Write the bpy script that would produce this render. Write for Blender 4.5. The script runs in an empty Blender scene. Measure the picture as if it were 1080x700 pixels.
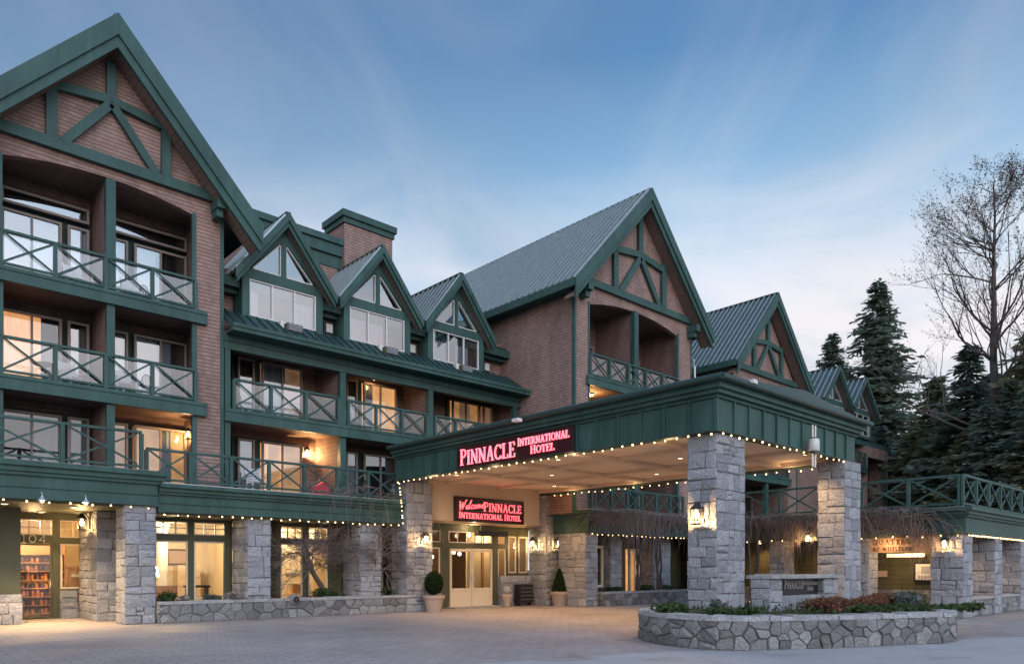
import bpy, math, random
from mathutils import Vector, Matrix, noise
R = math.radians
rnd = random.Random(7)
sc = bpy.context.scene
col = sc.collection

# ------------------------------------------------------------------ camera, sky, sun, exposure
cam_d = bpy.data.cameras.new('camera'); cam = bpy.data.objects.new('camera', cam_d); col.objects.link(cam)
cam_d.sensor_width = 36; cam_d.lens = 25.87; cam_d.clip_end = 3000; cam_d.clip_start = 0.1
cam_d.shift_y = 0.2315
cam.location = (0, 0, 1.55); cam.rotation_euler = (R(90), 0, R(-42.66))
sc.camera = cam

world = bpy.data.worlds.new('World'); sc.world = world; world.use_nodes = True
wn, wl = world.node_tree.nodes, world.node_tree.links
wn.clear()
def wnode(t, **k):
    n = wn.new(t)
    for a, v in k.items():
        setattr(n, a, v)
    return n
def wmath(op, a, b=None):
    n = wnode('ShaderNodeMath', operation=op)
    for i, v in enumerate((a, b)):
        if v is None: continue
        if isinstance(v, (int, float)): n.inputs[i].default_value = v
        else: wl.new(v, n.inputs[i])
    return n.outputs[0]
sky = wnode('ShaderNodeTexSky', sky_type='NISHITA', sun_disc=False)
sky.sun_elevation = R(4); sky.sun_rotation = R(198); sky.altitude = 600; sky.air_density = 1.0; sky.dust_density = 0.6; sky.ozone_density = 2.5
tc = wnode('ShaderNodeTexCoord')
sep = wnode('ShaderNodeSeparateXYZ'); wl.new(tc.outputs['Generated'], sep.inputs[0])
zc = wmath('MAXIMUM', sep.outputs['Z'], 0.04)
# cloud sheet: the direction projected on a high flat layer
px_ = wmath('DIVIDE', sep.outputs['X'], wmath('ADD', zc, 0.12)); py_ = wmath('DIVIDE', sep.outputs['Y'], wmath('ADD', zc, 0.12))
cmb = wnode('ShaderNodeCombineXYZ'); wl.new(px_, cmb.inputs[0]); wl.new(py_, cmb.inputs[1])
mp = wnode('ShaderNodeMapping', vector_type='TEXTURE'); mp.inputs['Rotation'].default_value = (0, 0, R(30)); mp.inputs['Scale'].default_value = (1.9, 0.9, 1)
wl.new(cmb.outputs[0], mp.inputs[0])
nz = wnode('ShaderNodeTexNoise'); nz.inputs['Scale'].default_value = 1.1; nz.inputs['Detail'].default_value = 5; nz.inputs['Roughness'].default_value = 0.5; nz.inputs['Distortion'].default_value = 0.5
wl.new(mp.outputs[0], nz.inputs['Vector'])
cr = wnode('ShaderNodeValToRGB'); cr.color_ramp.elements[0].position = 0.42; cr.color_ramp.elements[1].position = 0.66
wl.new(nz.outputs['Fac'], cr.inputs[0])
# colour by height above the horizon, a little greyer towards the north-west end of the building
ramp = wnode('ShaderNodeValToRGB'); er = ramp.color_ramp
er.elements[0].position = 0.0; er.elements[0].color = (0.86, 0.76, 0.74, 1)
er.elements[1].position = 1.0; er.elements[1].color = (0.050, 0.125, 0.290, 1)
for p, c in ((0.14, (0.84, 0.77, 0.77, 1)), (0.25, (0.72, 0.75, 0.80, 1)), (0.36, (0.47, 0.63, 0.78, 1)), (0.47, (0.225, 0.40, 0.60, 1)), (0.57, (0.090, 0.215, 0.415, 1)), (0.75, (0.070, 0.155, 0.31, 1))):
    e = er.elements.new(p); e.color = c
wl.new(sep.outputs['Z'], ramp.inputs[0])
dot = wnode('ShaderNodeVectorMath', operation='DOT_PRODUCT'); dot.inputs[1].default_value = (0.93, -0.36, 0.0)
wl.new(tc.outputs['Generated'], dot.inputs[0])
mr = wnode('ShaderNodeMapRange'); mr.inputs['From Min'].default_value = 0.50; mr.inputs['From Max'].default_value = -0.40; mr.inputs['To Min'].default_value = 0.0; mr.inputs['To Max'].default_value = 0.85
wl.new(dot.outputs['Value'], mr.inputs[0])
mxh = wnode('ShaderNodeMixRGB'); mxh.inputs[2].default_value = (0.125, 0.175, 0.265, 1)
mr_n = wmath('ADD', mr.outputs[0], 0.0)
wl.new(mr_n, mxh.inputs[0]); wl.new(ramp.outputs[0], mxh.inputs[1])
# cloud tint: long soft streaks, lilac grey against the blue
mp2 = wnode('ShaderNodeMapping', vector_type='TEXTURE'); mp2.inputs['Rotation'].default_value = (0, 0, R(40)); mp2.inputs['Scale'].default_value = (1.7, 0.62, 1)
wl.new(cmb.outputs[0], mp2.inputs[0])
nz2 = wnode('ShaderNodeTexNoise'); nz2.inputs['Scale'].default_value = 1.15; nz2.inputs['Detail'].default_value = 6; nz2.inputs['Roughness'].default_value = 0.52; nz2.inputs['Distortion'].default_value = 0.9
wl.new(mp2.outputs[0], nz2.inputs['Vector'])
cr2 = wnode('ShaderNodeValToRGB'); cr2.color_ramp.elements[0].position = 0.42; cr2.color_ramp.elements[1].position = 0.74
wl.new(nz2.outputs['Fac'], cr2.inputs[0])
mxc0 = wnode('ShaderNodeMixRGB'); mxc0.inputs[2].default_value = (0.68, 0.665, 0.70, 1)
hi = wnode('ShaderNodeMapRange'); hi.inputs['From Min'].default_value = 0.36; hi.inputs['From Max'].default_value = 0.60; hi.inputs['To Min'].default_value = 1.0; hi.inputs['To Max'].default_value = 0.35
wl.new(sep.outputs['Z'], hi.inputs[0])
wl.new(wmath('MULTIPLY', wmath('MULTIPLY', cr2.outputs[0], hi.outputs[0]), 0.50), mxc0.inputs[0]); wl.new(mxh.outputs[0], mxc0.inputs[1])
mxc = wnode('ShaderNodeMixRGB'); mxc.inputs[2].default_value = (0.35, 0.38, 0.44, 1)
wl.new(wmath('MULTIPLY', wmath('MULTIPLY', cr.outputs[0], hi.outputs[0]), 0.55), mxc.inputs[0]); wl.new(mxc0.outputs[0], mxc.inputs[1])
nz3 = wnode('ShaderNodeTexNoise'); nz3.inputs['Scale'].default_value = 2.6; nz3.inputs['Detail'].default_value = 6; nz3.inputs['Roughness'].default_value = 0.5; nz3.inputs['Distortion'].default_value = 0.6
mp3 = wnode('ShaderNodeMapping'); mp3.inputs['Scale'].default_value = (1, 1, 3.2); wl.new(tc.outputs['Generated'], mp3.inputs[0]); wl.new(mp3.outputs[0], nz3.inputs['Vector'])
cr3 = wnode('ShaderNodeValToRGB'); cr3.color_ramp.elements[0].position = 0.40; cr3.color_ramp.elements[1].position = 0.60; wl.new(nz3.outputs['Fac'], cr3.inputs[0])
lo = wnode('ShaderNodeMapRange', interpolation_type='SMOOTHSTEP'); lo.inputs['From Min'].default_value = 0.52; lo.inputs['From Max'].default_value = 0.26; lo.inputs['To Min'].default_value = 0.0; lo.inputs['To Max'].default_value = 0.90; wl.new(sep.outputs['Z'], lo.inputs[0])
mxl = wnode('ShaderNodeMixRGB'); mxl.inputs[2].default_value = (0.86, 0.79, 0.78, 1); wl.new(wmath('MULTIPLY', cr3.outputs[0], lo.outputs[0]), mxl.inputs[0]); wl.new(mxc.outputs[0], mxl.inputs[1])
# brighter sky lobe added high behind the camera to fill-light the fronts
west = wnode('ShaderNodeVectorMath', operation='DOT_PRODUCT'); west.inputs[1].default_value = Vector((-0.35, -0.48, 0.80)).normalized()
wl.new(tc.outputs['Generated'], west.inputs[0])
wr = wnode('ShaderNodeMapRange', interpolation_type='SMOOTHSTEP'); wr.inputs['From Min'].default_value = 0.28; wr.inputs['From Max'].default_value = 0.95; wr.inputs['To Min'].default_value = 0.95; wr.inputs['To Max'].default_value = 4.0
wl.new(west.outputs['Value'], wr.inputs[0])
bgc = wnode('ShaderNodeBackground'); wl.new(wr.outputs[0], bgc.inputs['Strength']); wl.new(mxl.outputs[0], bgc.inputs['Color'])
bg = wnode('ShaderNodeBackground'); bg.inputs['Strength'].default_value = 0.05; wl.new(sky.outputs[0], bg.inputs['Color'])
add = wnode('ShaderNodeAddShader'); wl.new(bg.outputs[0], add.inputs[0]); wl.new(bgc.outputs[0], add.inputs[1])
wout = wnode('ShaderNodeOutputWorld'); wl.new(add.outputs[0], wout.inputs['Surface'])

sun_d = bpy.data.lights.new('sun', 'SUN'); sun_d.energy = 0.5; sun_d.angle = R(40); sun_d.color = (1.0, 0.93, 0.90)
sun = bpy.data.objects.new('sun', sun_d); col.objects.link(sun); sun.rotation_euler = (R(58), 0, R(-18))
sc.view_settings.view_transform = 'Standard'; sc.view_settings.look = 'None'; sc.view_settings.gamma = 1.0; sc.view_settings.exposure = 0.2
sc.cycles.max_bounces = 6; sc.cycles.diffuse_bounces = 3; sc.cycles.glossy_bounces = 3; sc.cycles.transparent_max_bounces = 12
sc.cycles.sample_clamp_indirect = 4.0; sc.cycles.use_denoising = True; sc.cycles.caustics_reflective = False; sc.cycles.caustics_refractive = False

# ------------------------------------------------------------------ materials
def newmat(name):
    m = bpy.data.materials.new(name); m.use_nodes = True
    nt = m.node_tree; b = nt.nodes['Principled BSDF']
    return m, nt, b
def nn(nt, t, **k):
    n = nt.nodes.new(t)
    for a, v in k.items(): setattr(n, a, v)
    return n
def plain(name, c, rough=0.6, metal=0.0, var=0.12, scale=3.0, bump=0.0, spec=0.4):
    m, nt, b = newmat(name)
    b.inputs['Roughness'].default_value = rough; b.inputs['Metallic'].default_value = metal; b.inputs['Specular IOR Level'].default_value = spec
    t = nn(nt, 'ShaderNodeTexCoord'); n = nn(nt, 'ShaderNodeTexNoise'); n.inputs['Scale'].default_value = scale; n.inputs['Detail'].default_value = 5
    nt.links.new(t.outputs['Object'], n.inputs['Vector'])
    mx = nn(nt, 'ShaderNodeMixRGB'); mx.inputs[1].default_value = (*[x*(1-var) for x in c], 1); mx.inputs[2].default_value = (*[min(1, x*(1+var)) for x in c], 1)
    nt.links.new(n.outputs['Fac'], mx.inputs[0]); nt.links.new(mx.outputs[0], b.inputs['Base Color'])
    if bump:
        bp = nn(nt, 'ShaderNodeBump'); bp.inputs['Strength'].default_value = bump; bp.inputs['Distance'].default_value = 0.02
        nt.links.new(n.outputs['Fac'], bp.inputs['Height']); nt.links.new(bp.outputs[0], b.inputs['Normal'])
    return m
def paint(name, c, rough=0.5):
    m, nt, b = newmat(name); t = nn(nt, 'ShaderNodeTexCoord'); b.inputs['Specular IOR Level'].default_value = 0.3
    mpn = nn(nt, 'ShaderNodeMapping'); mpn.inputs['Scale'].default_value = (2.6, 2.6, 0.35); nt.links.new(t.outputs['Object'], mpn.inputs[0])
    n1 = nn(nt, 'ShaderNodeTexNoise'); n1.inputs['Scale'].default_value = 1.4; n1.inputs['Detail'].default_value = 7; n1.inputs['Roughness'].default_value = 0.65; nt.links.new(mpn.outputs[0], n1.inputs['Vector'])
    n2 = nn(nt, 'ShaderNodeTexNoise'); n2.inputs['Scale'].default_value = 0.5; n2.inputs['Detail'].default_value = 4; nt.links.new(t.outputs['Object'], n2.inputs['Vector'])
    r1 = nn(nt, 'ShaderNodeMapRange'); r1.inputs['From Min'].default_value = 0.3; r1.inputs['From Max'].default_value = 0.7; nt.links.new(n1.outputs['Fac'], r1.inputs[0])
    mx = nn(nt, 'ShaderNodeMixRGB'); mx.inputs[1].default_value = (*[x*0.70 for x in c], 1); mx.inputs[2].default_value = (c[0]*1.45, c[1]*1.22, c[2]*1.25, 1); nt.links.new(r1.outputs[0], mx.inputs[0])
    r2 = nn(nt, 'ShaderNodeMapRange'); r2.inputs['From Min'].default_value = 0.3; r2.inputs['From Max'].default_value = 0.7; r2.inputs['To Min'].default_value = 0.80; r2.inputs['To Max'].default_value = 1.18; nt.links.new(n2.outputs['Fac'], r2.inputs[0])
    mu = nn(nt, 'ShaderNodeMixRGB', blend_type='MULTIPLY'); mu.inputs[0].default_value = 1; nt.links.new(mx.outputs[0], mu.inputs[1]); nt.links.new(r2.outputs[0], mu.inputs[2]); nt.links.new(mu.outputs[0], b.inputs['Base Color'])
    r3 = nn(nt, 'ShaderNodeMapRange'); r3.inputs['To Min'].default_value = rough-0.15; r3.inputs['To Max'].default_value = rough+0.25; nt.links.new(n1.outputs['Fac'], r3.inputs[0]); nt.links.new(r3.outputs[0], b.inputs['Roughness'])
    bp = nn(nt, 'ShaderNodeBump'); bp.inputs['Strength'].default_value = 0.25; bp.inputs['Distance'].default_value = 0.01; nt.links.new(n1.outputs['Fac'], bp.inputs['Height']); nt.links.new(bp.outputs[0], b.inputs['Normal'])
    return m
def emit(name, c, s, base=(0.8, 0.8, 0.8), sampling=True):
    m, nt, b = newmat(name)
    b.inputs['Base Color'].default_value = (*base, 1); b.inputs['Emission Color'].default_value = (*c, 1); b.inputs['Emission Strength'].default_value = s
    if not sampling: m.cycles.emission_sampling = 'NONE'
    return m
def shingle(name, c1, c2, gap, row=0.125, wid=0.22, mort=0.006, bumpd=0.012, off=0.5, lap=None):
    m, nt, b = newmat(name); b.inputs['Roughness'].default_value = 0.8; b.inputs['Specular IOR Level'].default_value = 0.2
    t = nn(nt, 'ShaderNodeUVMap')
    br = nn(nt, 'ShaderNodeTexBrick'); br.offset = off
    br.inputs['Color1'].default_value = (*c1, 1); br.inputs['Color2'].default_value = (*c2, 1); br.inputs['Mortar'].default_value = (*gap, 1)
    br.inputs['Scale'].default_value = 1; br.inputs['Mortar Size'].default_value = mort; br.inputs['Mortar Smooth'].default_value = 0.3
    br.inputs['Brick Width'].default_value = wid; br.inputs['Row Height'].default_value = row; br.inputs['Bias'].default_value = 0
    nt.links.new(t.outputs[0], br.inputs['Vector'])
    mpn = nn(nt, 'ShaderNodeMapping'); mpn.inputs['Scale'].default_value = (1.5, 0.4, 1); nt.links.new(t.outputs[0], mpn.inputs[0])
    n = nn(nt, 'ShaderNodeTexNoise'); n.inputs['Scale'].default_value = 0.9; n.inputs['Detail'].default_value = 7; n.inputs['Roughness'].default_value = 0.62; nt.links.new(mpn.outputs[0], n.inputs['Vector'])
    cr = nn(nt, 'ShaderNodeMapRange'); cr.inputs['From Min'].default_value = 0.3; cr.inputs['From Max'].default_value = 0.7; cr.inputs['To Min'].default_value = 0.70; cr.inputs['To Max'].default_value = 1.2
    nt.links.new(n.outputs['Fac'], cr.inputs[0])
    mx = nn(nt, 'ShaderNodeMixRGB', blend_type='MULTIPLY'); mx.inputs[0].default_value = 1; nt.links.new(br.outputs['Color'], mx.inputs[1]); nt.links.new(cr.outputs[0], mx.inputs[2])
    sp = nn(nt, 'ShaderNodeSeparateXYZ'); nt.links.new(t.outputs[0], sp.inputs[0])
    d = nn(nt, 'ShaderNodeMath', operation='DIVIDE'); d.inputs[1].default_value = row; nt.links.new(sp.outputs['Y'], d.inputs[0])
    f = nn(nt, 'ShaderNodeMath', operation='FRACT'); nt.links.new(d.outputs[0], f.inputs[0])
    s = nn(nt, 'ShaderNodeMath', operation='SUBTRACT'); s.inputs[0].default_value = 1; nt.links.new(f.outputs[0], s.inputs[1])
    if lap:                                                  # lap shadow under each course, painted in as a dark joint line
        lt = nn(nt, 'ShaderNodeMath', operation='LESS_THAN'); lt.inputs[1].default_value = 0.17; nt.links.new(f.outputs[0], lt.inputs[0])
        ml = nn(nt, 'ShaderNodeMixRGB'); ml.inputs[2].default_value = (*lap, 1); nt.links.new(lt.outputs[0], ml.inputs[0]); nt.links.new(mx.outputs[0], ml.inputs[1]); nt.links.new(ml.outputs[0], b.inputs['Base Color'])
    else: nt.links.new(mx.outputs[0], b.inputs['Base Color'])
    bp = nn(nt, 'ShaderNodeBump'); bp.inputs['Strength'].default_value = 1; bp.inputs['Distance'].default_value = bumpd
    nt.links.new(s.outputs[0], bp.inputs['Height']); nt.links.new(bp.outputs[0], b.inputs['Normal'])
    return m
def stone(name, c, dark, warm):
    m, nt, b = newmat(name); b.inputs['Roughness'].default_value = 0.85; b.inputs['Specular IOR Level'].default_value = 0.25
    a = nn(nt, 'ShaderNodeAttribute'); a.attribute_name = 'var'
    t = nn(nt, 'ShaderNodeUVMap')
    mx = nn(nt, 'ShaderNodeMixRGB'); mx.inputs[1].default_value = (*dark, 1); mx.inputs[2].default_value = (*c, 1); nt.links.new(a.outputs['Fac'], mx.inputs[0])
    n = nn(nt, 'ShaderNodeTexNoise'); n.inputs['Scale'].default_value = 17; n.inputs['Detail'].default_value = 7; n.inputs['Roughness'].default_value = 0.78; nt.links.new(t.outputs[0], n.inputs['Vector'])
    n2 = nn(nt, 'ShaderNodeTexNoise'); n2.inputs['Scale'].default_value = 5.0; n2.inputs['Detail'].default_value = 8; n2.inputs['Roughness'].default_value = 0.65; nt.links.new(t.outputs[0], n2.inputs['Vector'])
    sp = nn(nt, 'ShaderNodeMapRange'); sp.inputs['From Min'].default_value = 0.3; sp.inputs['From Max'].default_value = 0.7; sp.inputs['To Min'].default_value = 0.5; sp.inputs['To Max'].default_value = 1.45; nt.links.new(n.outputs['Fac'], sp.inputs[0])
    mu = nn(nt, 'ShaderNodeMixRGB', blend_type='MULTIPLY'); mu.inputs[0].default_value = 1; nt.links.new(mx.outputs[0], mu.inputs[1]); nt.links.new(sp.outputs[0], mu.inputs[2])
    rr = nn(nt, 'ShaderNodeValToRGB'); rr.color_ramp.elements[0].position = 0.52; rr.color_ramp.elements[1].position = 0.72; nt.links.new(n2.outputs['Fac'], rr.inputs[0])
    mw = nn(nt, 'ShaderNodeMixRGB'); mw.inputs[2].default_value = (*warm, 1); nt.links.new(rr.outputs[0], mw.inputs[0]); nt.links.new(mu.outputs[0], mw.inputs[1])
    nt.links.new(mw.outputs[0], b.inputs['Base Color'])
    ad = nn(nt, 'ShaderNodeMath', operation='MULTIPLY_ADD'); ad.inputs[1].default_value = 2.5; nt.links.new(n2.outputs['Fac'], ad.inputs[0]); nt.links.new(n.outputs['Fac'], ad.inputs[2])
    bp = nn(nt, 'ShaderNodeBump'); bp.inputs['Strength'].default_value = 1.0; bp.inputs['Distance'].default_value = 0.045; nt.links.new(ad.outputs[0], bp.inputs['Height']); nt.links.new(bp.outputs[0], b.inputs['Normal'])
    return m
def glass(name, refl=0.45, tint=(0.85, 0.9, 0.95)):
    m = bpy.data.materials.new(name); m.use_nodes = True; nt = m.node_tree; nt.nodes.clear()
    o = nn(nt, 'ShaderNodeOutputMaterial'); mx = nn(nt, 'ShaderNodeMixShader'); g = nn(nt, 'ShaderNodeBsdfGlossy'); t = nn(nt, 'ShaderNodeBsdfTransparent')
    g.inputs['Roughness'].default_value = 0.015; g.inputs['Color'].default_value = (0.95, 0.97, 1, 1); t.inputs['Color'].default_value = (*tint, 1)
    f = nn(nt, 'ShaderNodeFresnel'); f.inputs['IOR'].default_value = 1.5
    ad = nn(nt, 'ShaderNodeMath', operation='ADD'); ad.inputs[1].default_value = refl; ad.use_clamp = True; nt.links.new(f.outputs[0], ad.inputs[0])
    tc_ = nn(nt, 'ShaderNodeTexCoord'); n = nn(nt, 'ShaderNodeTexNoise'); n.inputs['Scale'].default_value = 0.8; nt.links.new(tc_.outputs['Object'], n.inputs['Vector'])
    bp = nn(nt, 'ShaderNodeBump'); bp.inputs['Strength'].default_value = 0.25; bp.inputs['Distance'].default_value = 0.01; nt.links.new(n.outputs['Fac'], bp.inputs['Height']); nt.links.new(bp.outputs[0], g.inputs['Normal'])
    nt.links.new(ad.outputs[0], mx.inputs[0]); nt.links.new(t.outputs[0], mx.inputs[1]); nt.links.new(g.outputs[0], mx.inputs[2]); nt.links.new(mx.outputs[0], o.inputs[0])
    return m
def paving(name, c1, c2, gap, wid, row, rot, wear=0.3, mort=0.006):
    m, nt, b = newmat(name); b.inputs['Roughness'].default_value = 0.75; b.inputs['Specular IOR Level'].default_value = 0.3
    t = nn(nt, 'ShaderNodeTexCoord'); mpn = nn(nt, 'ShaderNodeMapping'); mpn.inputs['Rotation'].default_value = (0, 0, rot); nt.links.new(t.outputs['Object'], mpn.inputs[0])
    br = nn(nt, 'ShaderNodeTexBrick'); br.inputs['Color1'].default_value = (*c1, 1); br.inputs['Color2'].default_value = (*c2, 1); br.inputs['Mortar'].default_value = (*gap, 1)
    br.inputs['Scale'].default_value = 1; br.inputs['Brick Width'].default_value = wid; br.inputs['Row Height'].default_value = row; br.inputs['Mortar Size'].default_value = mort; br.inputs['Mortar Smooth'].default_value = 0.4; br.inputs['Bias'].default_value = 0.0
    nt.links.new(mpn.outputs[0], br.inputs['Vector'])
    n = nn(nt, 'ShaderNodeTexNoise'); n.inputs['Scale'].default_value = 0.22; n.inputs['Detail'].default_value = 9; n.inputs['Roughness'].default_value = 0.62; nt.links.new(t.outputs['Object'], n.inputs['Vector'])
    cr = nn(nt, 'ShaderNodeMapRange'); cr.inputs['From Min'].default_value = 0.3; cr.inputs['From Max'].default_value = 0.7; cr.inputs['To Min'].default_value = 1-wear; cr.inputs['To Max'].default_value = 1+wear*0.6; nt.links.new(n.outputs['Fac'], cr.inputs[0])
    n3 = nn(nt, 'ShaderNodeTexNoise'); n3.inputs['Scale'].default_value = 60; n3.inputs['Detail'].default_value = 3; nt.links.new(t.outputs['Object'], n3.inputs['Vector'])
    c3 = nn(nt, 'ShaderNodeMapRange'); c3.inputs['To Min'].default_value = 0.75; c3.inputs['To Max'].default_value = 1.25; nt.links.new(n3.outputs['Fac'], c3.inputs[0])
    m1 = nn(nt, 'ShaderNodeMixRGB', blend_type='MULTIPLY'); m1.inputs[0].default_value = 1; nt.links.new(br.outputs['Color'], m1.inputs[1]); nt.links.new(cr.outputs[0], m1.inputs[2])
    m2 = nn(nt, 'ShaderNodeMixRGB', blend_type='MULTIPLY'); m2.inputs[0].default_value = 1; nt.links.new(m1.outputs[0], m2.inputs[1]); nt.links.new(c3.outputs[0], m2.inputs[2])
    nt.links.new(m2.outputs[0], b.inputs['Base Color'])
    n4 = nn(nt, 'ShaderNodeTexNoise'); n4.inputs['Scale'].default_value = 0.75; n4.inputs['Detail'].default_value = 8; n4.inputs['Roughness'].default_value = 0.6; n4.inputs['Distortion'].default_value = 0.8; nt.links.new(t.outputs['Object'], n4.inputs['Vector'])
    c4 = nn(nt, 'ShaderNodeValToRGB'); c4.color_ramp.elements[0].position = 0.56; c4.color_ramp.elements[1].position = 0.74; c4.color_ramp.elements[0].color = (1,1,1,1); c4.color_ramp.elements[1].color = (0.62,0.60,0.58,1); nt.links.new(n4.outputs['Fac'], c4.inputs[0])
    m4 = nn(nt, 'ShaderNodeMixRGB', blend_type='MULTIPLY'); m4.inputs[0].default_value = 1; nt.links.new(m2.outputs[0], m4.inputs[1]); nt.links.new(c4.outputs[0], m4.inputs[2]); nt.links.new(m4.outputs[0], b.inputs['Base Color'])
    r4 = nn(nt, 'ShaderNodeMapRange'); r4.inputs['From Min'].default_value = 0.35; r4.inputs['From Max'].default_value = 0.7; r4.inputs['To Min'].default_value = 0.85; r4.inputs['To Max'].default_value = 0.5; nt.links.new(n4.outputs['Fac'], r4.inputs[0]); nt.links.new(r4.outputs[0], b.inputs['Roughness'])
    bp = nn(nt, 'ShaderNodeBump'); bp.inputs['Strength'].default_value = 0.6; bp.inputs['Distance'].default_value = 0.006; bp.invert = True
    nt.links.new(br.outputs['Fac'], bp.inputs['Height']); nt.links.new(bp.outputs[0], b.inputs['Normal'])
    return m
def foliage(name, c1, c2, rough=0.7):
    m = bpy.data.materials.new(name); m.use_nodes = True; nt = m.node_tree; nt.nodes.clear()
    o = nn(nt, 'ShaderNodeOutputMaterial'); mxs = nn(nt, 'ShaderNodeMixShader'); mxs.inputs[0].default_value = 0.38; d = nn(nt, 'ShaderNodeBsdfDiffuse'); tr_ = nn(nt, 'ShaderNodeBsdfTranslucent')
    a = nn(nt, 'ShaderNodeAttribute'); a.attribute_name = 'var'
    mx = nn(nt, 'ShaderNodeMixRGB'); mx.inputs[1].default_value = (*c1, 1); mx.inputs[2].default_value = (*c2, 1); nt.links.new(a.outputs['Fac'], mx.inputs[0])
    for b_ in (d, tr_): nt.links.new(mx.outputs[0], b_.inputs['Color'])
    nt.links.new(d.outputs[0], mxs.inputs[1]); nt.links.new(tr_.outputs[0], mxs.inputs[2]); nt.links.new(mxs.outputs[0], o.inputs[0])
    return m

M = {}
M['green'] = paint('green_paint', (0.033, 0.085, 0.073))
M['surround'] = plain('dark_green_surround', (0.016, 0.036, 0.033), 0.6)
M['green_dark'] = plain('olive_frame_paint', (0.075, 0.080, 0.045), 0.55, var=0.15)
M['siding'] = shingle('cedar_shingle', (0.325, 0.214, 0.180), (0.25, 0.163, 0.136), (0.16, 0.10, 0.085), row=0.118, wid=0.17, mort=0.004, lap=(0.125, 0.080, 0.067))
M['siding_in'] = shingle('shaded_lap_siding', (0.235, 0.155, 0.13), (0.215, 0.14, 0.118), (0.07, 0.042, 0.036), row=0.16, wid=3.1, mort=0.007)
M['olive'] = shingle('olive_lap_siding', (0.092, 0.086, 0.045), (0.084, 0.078, 0.041), (0.045, 0.043, 0.02), row=0.17, wid=4.0, mort=0.008)
M['soffit'] = shingle('soffit_boards', (0.21, 0.145, 0.12), (0.19, 0.13, 0.11), (0.07, 0.05, 0.04), row=0.14, wid=3.0, mort=0.006, bumpd=0.003)
M['stone'] = stone('granite_block', (0.42, 0.425, 0.445), (0.26, 0.267, 0.29), (0.355, 0.345, 0.335))
M['rubble'] = stone('rubble_stone', (0.36, 0.355, 0.35), (0.15, 0.145, 0.145), (0.26, 0.235, 0.20))
M['mortar'] = plain('mortar', (0.12, 0.115, 0.115), 0.9, var=0.3, scale=12)
M['coping'] = stone('coping_stone', (0.46, 0.455, 0.45), (0.35, 0.345, 0.345), (0.36, 0.33, 0.29))
M['roof'] = plain('metal_roof', (0.048, 0.080, 0.074), 0.5, metal=0.2, var=0.18, scale=0.8, spec=0.5)
M['seam'] = plain('sky_glint_seam_metal', (0.46, 0.51, 0.50), 0.3, metal=0.6, var=0.2, scale=2)  # ribs coloured lighter to carry the sky's reflection
M['roof_dark'] = plain('dark_metal_roof', (0.035, 0.07, 0.065), 0.42, metal=0.3, var=0.2, scale=0.8)
M['white'] = plain('white_frame', (0.62, 0.60, 0.57), 0.5, var=0.06)
M['taupe'] = plain('taupe_frame', (0.27, 0.215, 0.19), 0.55, var=0.08)
M['cream'] = plain('cream_stucco', (0.58, 0.46, 0.34), 0.85, var=0.07, scale=4, bump=0.15)
M['cream_door'] = plain('cream_door_paint', (0.70, 0.58, 0.42), 0.45, var=0.05)
M['ceiling'] = plain('canopy_ceiling_paint', (0.72, 0.58, 0.45), 0.8, var=0.06, scale=2)
M['cwood'] = plain('ceiling_beam_paint', (0.62, 0.49, 0.38), 0.7, var=0.12)
M['glass'] = glass('window_glass', 0.22)
M['glass_dim'] = glass('shaded_window_glass', 0.08)
M['railglass'] = glass('rail_glass', 0.10, (0.86, 0.90, 0.93))
M['shopglass'] = glass('shop_glass', 0.05, (0.97, 0.98, 0.97))
M['dark'] = plain('dark_room', (0.03, 0.028, 0.03), 0.9)
M['dark_room2'] = plain('dim_room', (0.085, 0.065, 0.055), 0.9)
M['black'] = plain('black_metal', (0.018, 0.018, 0.02), 0.45)
M['curtain'] = plain('white_curtain', (0.36, 0.39, 0.43), 0.9, var=0.08, scale=5)
M['lace'] = plain('shade_grey_lace', (0.16, 0.165, 0.17), 0.9, var=0.4, scale=14)  # pale lace greyed, the shade of the lower windows put into its colour
M['curtain_pink'] = plain('pink_drape', (0.56, 0.40, 0.43), 0.9, var=0.06)
def litmat(name, c1, c2, s):
    m, nt, b = newmat(name); b.inputs['Base Color'].default_value = (0.5, 0.33, 0.2, 1); b.inputs['Roughness'].default_value = 0.9
    t = nn(nt, 'ShaderNodeUVMap'); n = nn(nt, 'ShaderNodeTexNoise'); n.inputs['Scale'].default_value = 1.7; n.inputs['Detail'].default_value = 4; nt.links.new(t.outputs[0], n.inputs['Vector'])
    cr = nn(nt, 'ShaderNodeValToRGB'); cr.color_ramp.elements[0].position = 0.35; cr.color_ramp.elements[1].position = 0.65; cr.color_ramp.elements[0].color = (*c1, 1); cr.color_ramp.elements[1].color = (*c2, 1)
    nt.links.new(n.outputs['Fac'], cr.inputs[0]); nt.links.new(cr.outputs[0], b.inputs['Emission Color']); b.inputs['Emission Strength'].default_value = s
    return m
M['lit'] = litmat('lamplit_drape', (0.74, 0.31, 0.10), (0.95, 0.49, 0.20), 0.85)
M['lit_mid'] = litmat('lamplit_room', (0.45, 0.20, 0.06), (0.85, 0.42, 0.14), 0.55)
M['lit_dim'] = litmat('dim_lamplit_room', (0.20, 0.10, 0.05), (0.42, 0.22, 0.12), 0.45)
M['bulb'] = emit('bulb_glow', (1.0, 0.62, 0.24), 4.5, sampling=False)
M['lamp'] = emit('lamp_glow', (1.0, 0.76, 0.42), 14.0, sampling=False)
M['lamp_soft'] = emit('soft_lamp_glow', (1.0, 0.74, 0.42), 3.0, sampling=False)
M['strip'] = emit('strip_light_glow', (1.0, 0.66, 0.32), 1.1, sampling=False)
M['neon'] = emit('neon_red', (1.0, 0.045, 0.085), 1.6)
M['neon_edge'] = emit('neon_glow_edge', (1.0, 0.02, 0.06), 0.9, sampling=False)
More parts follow.
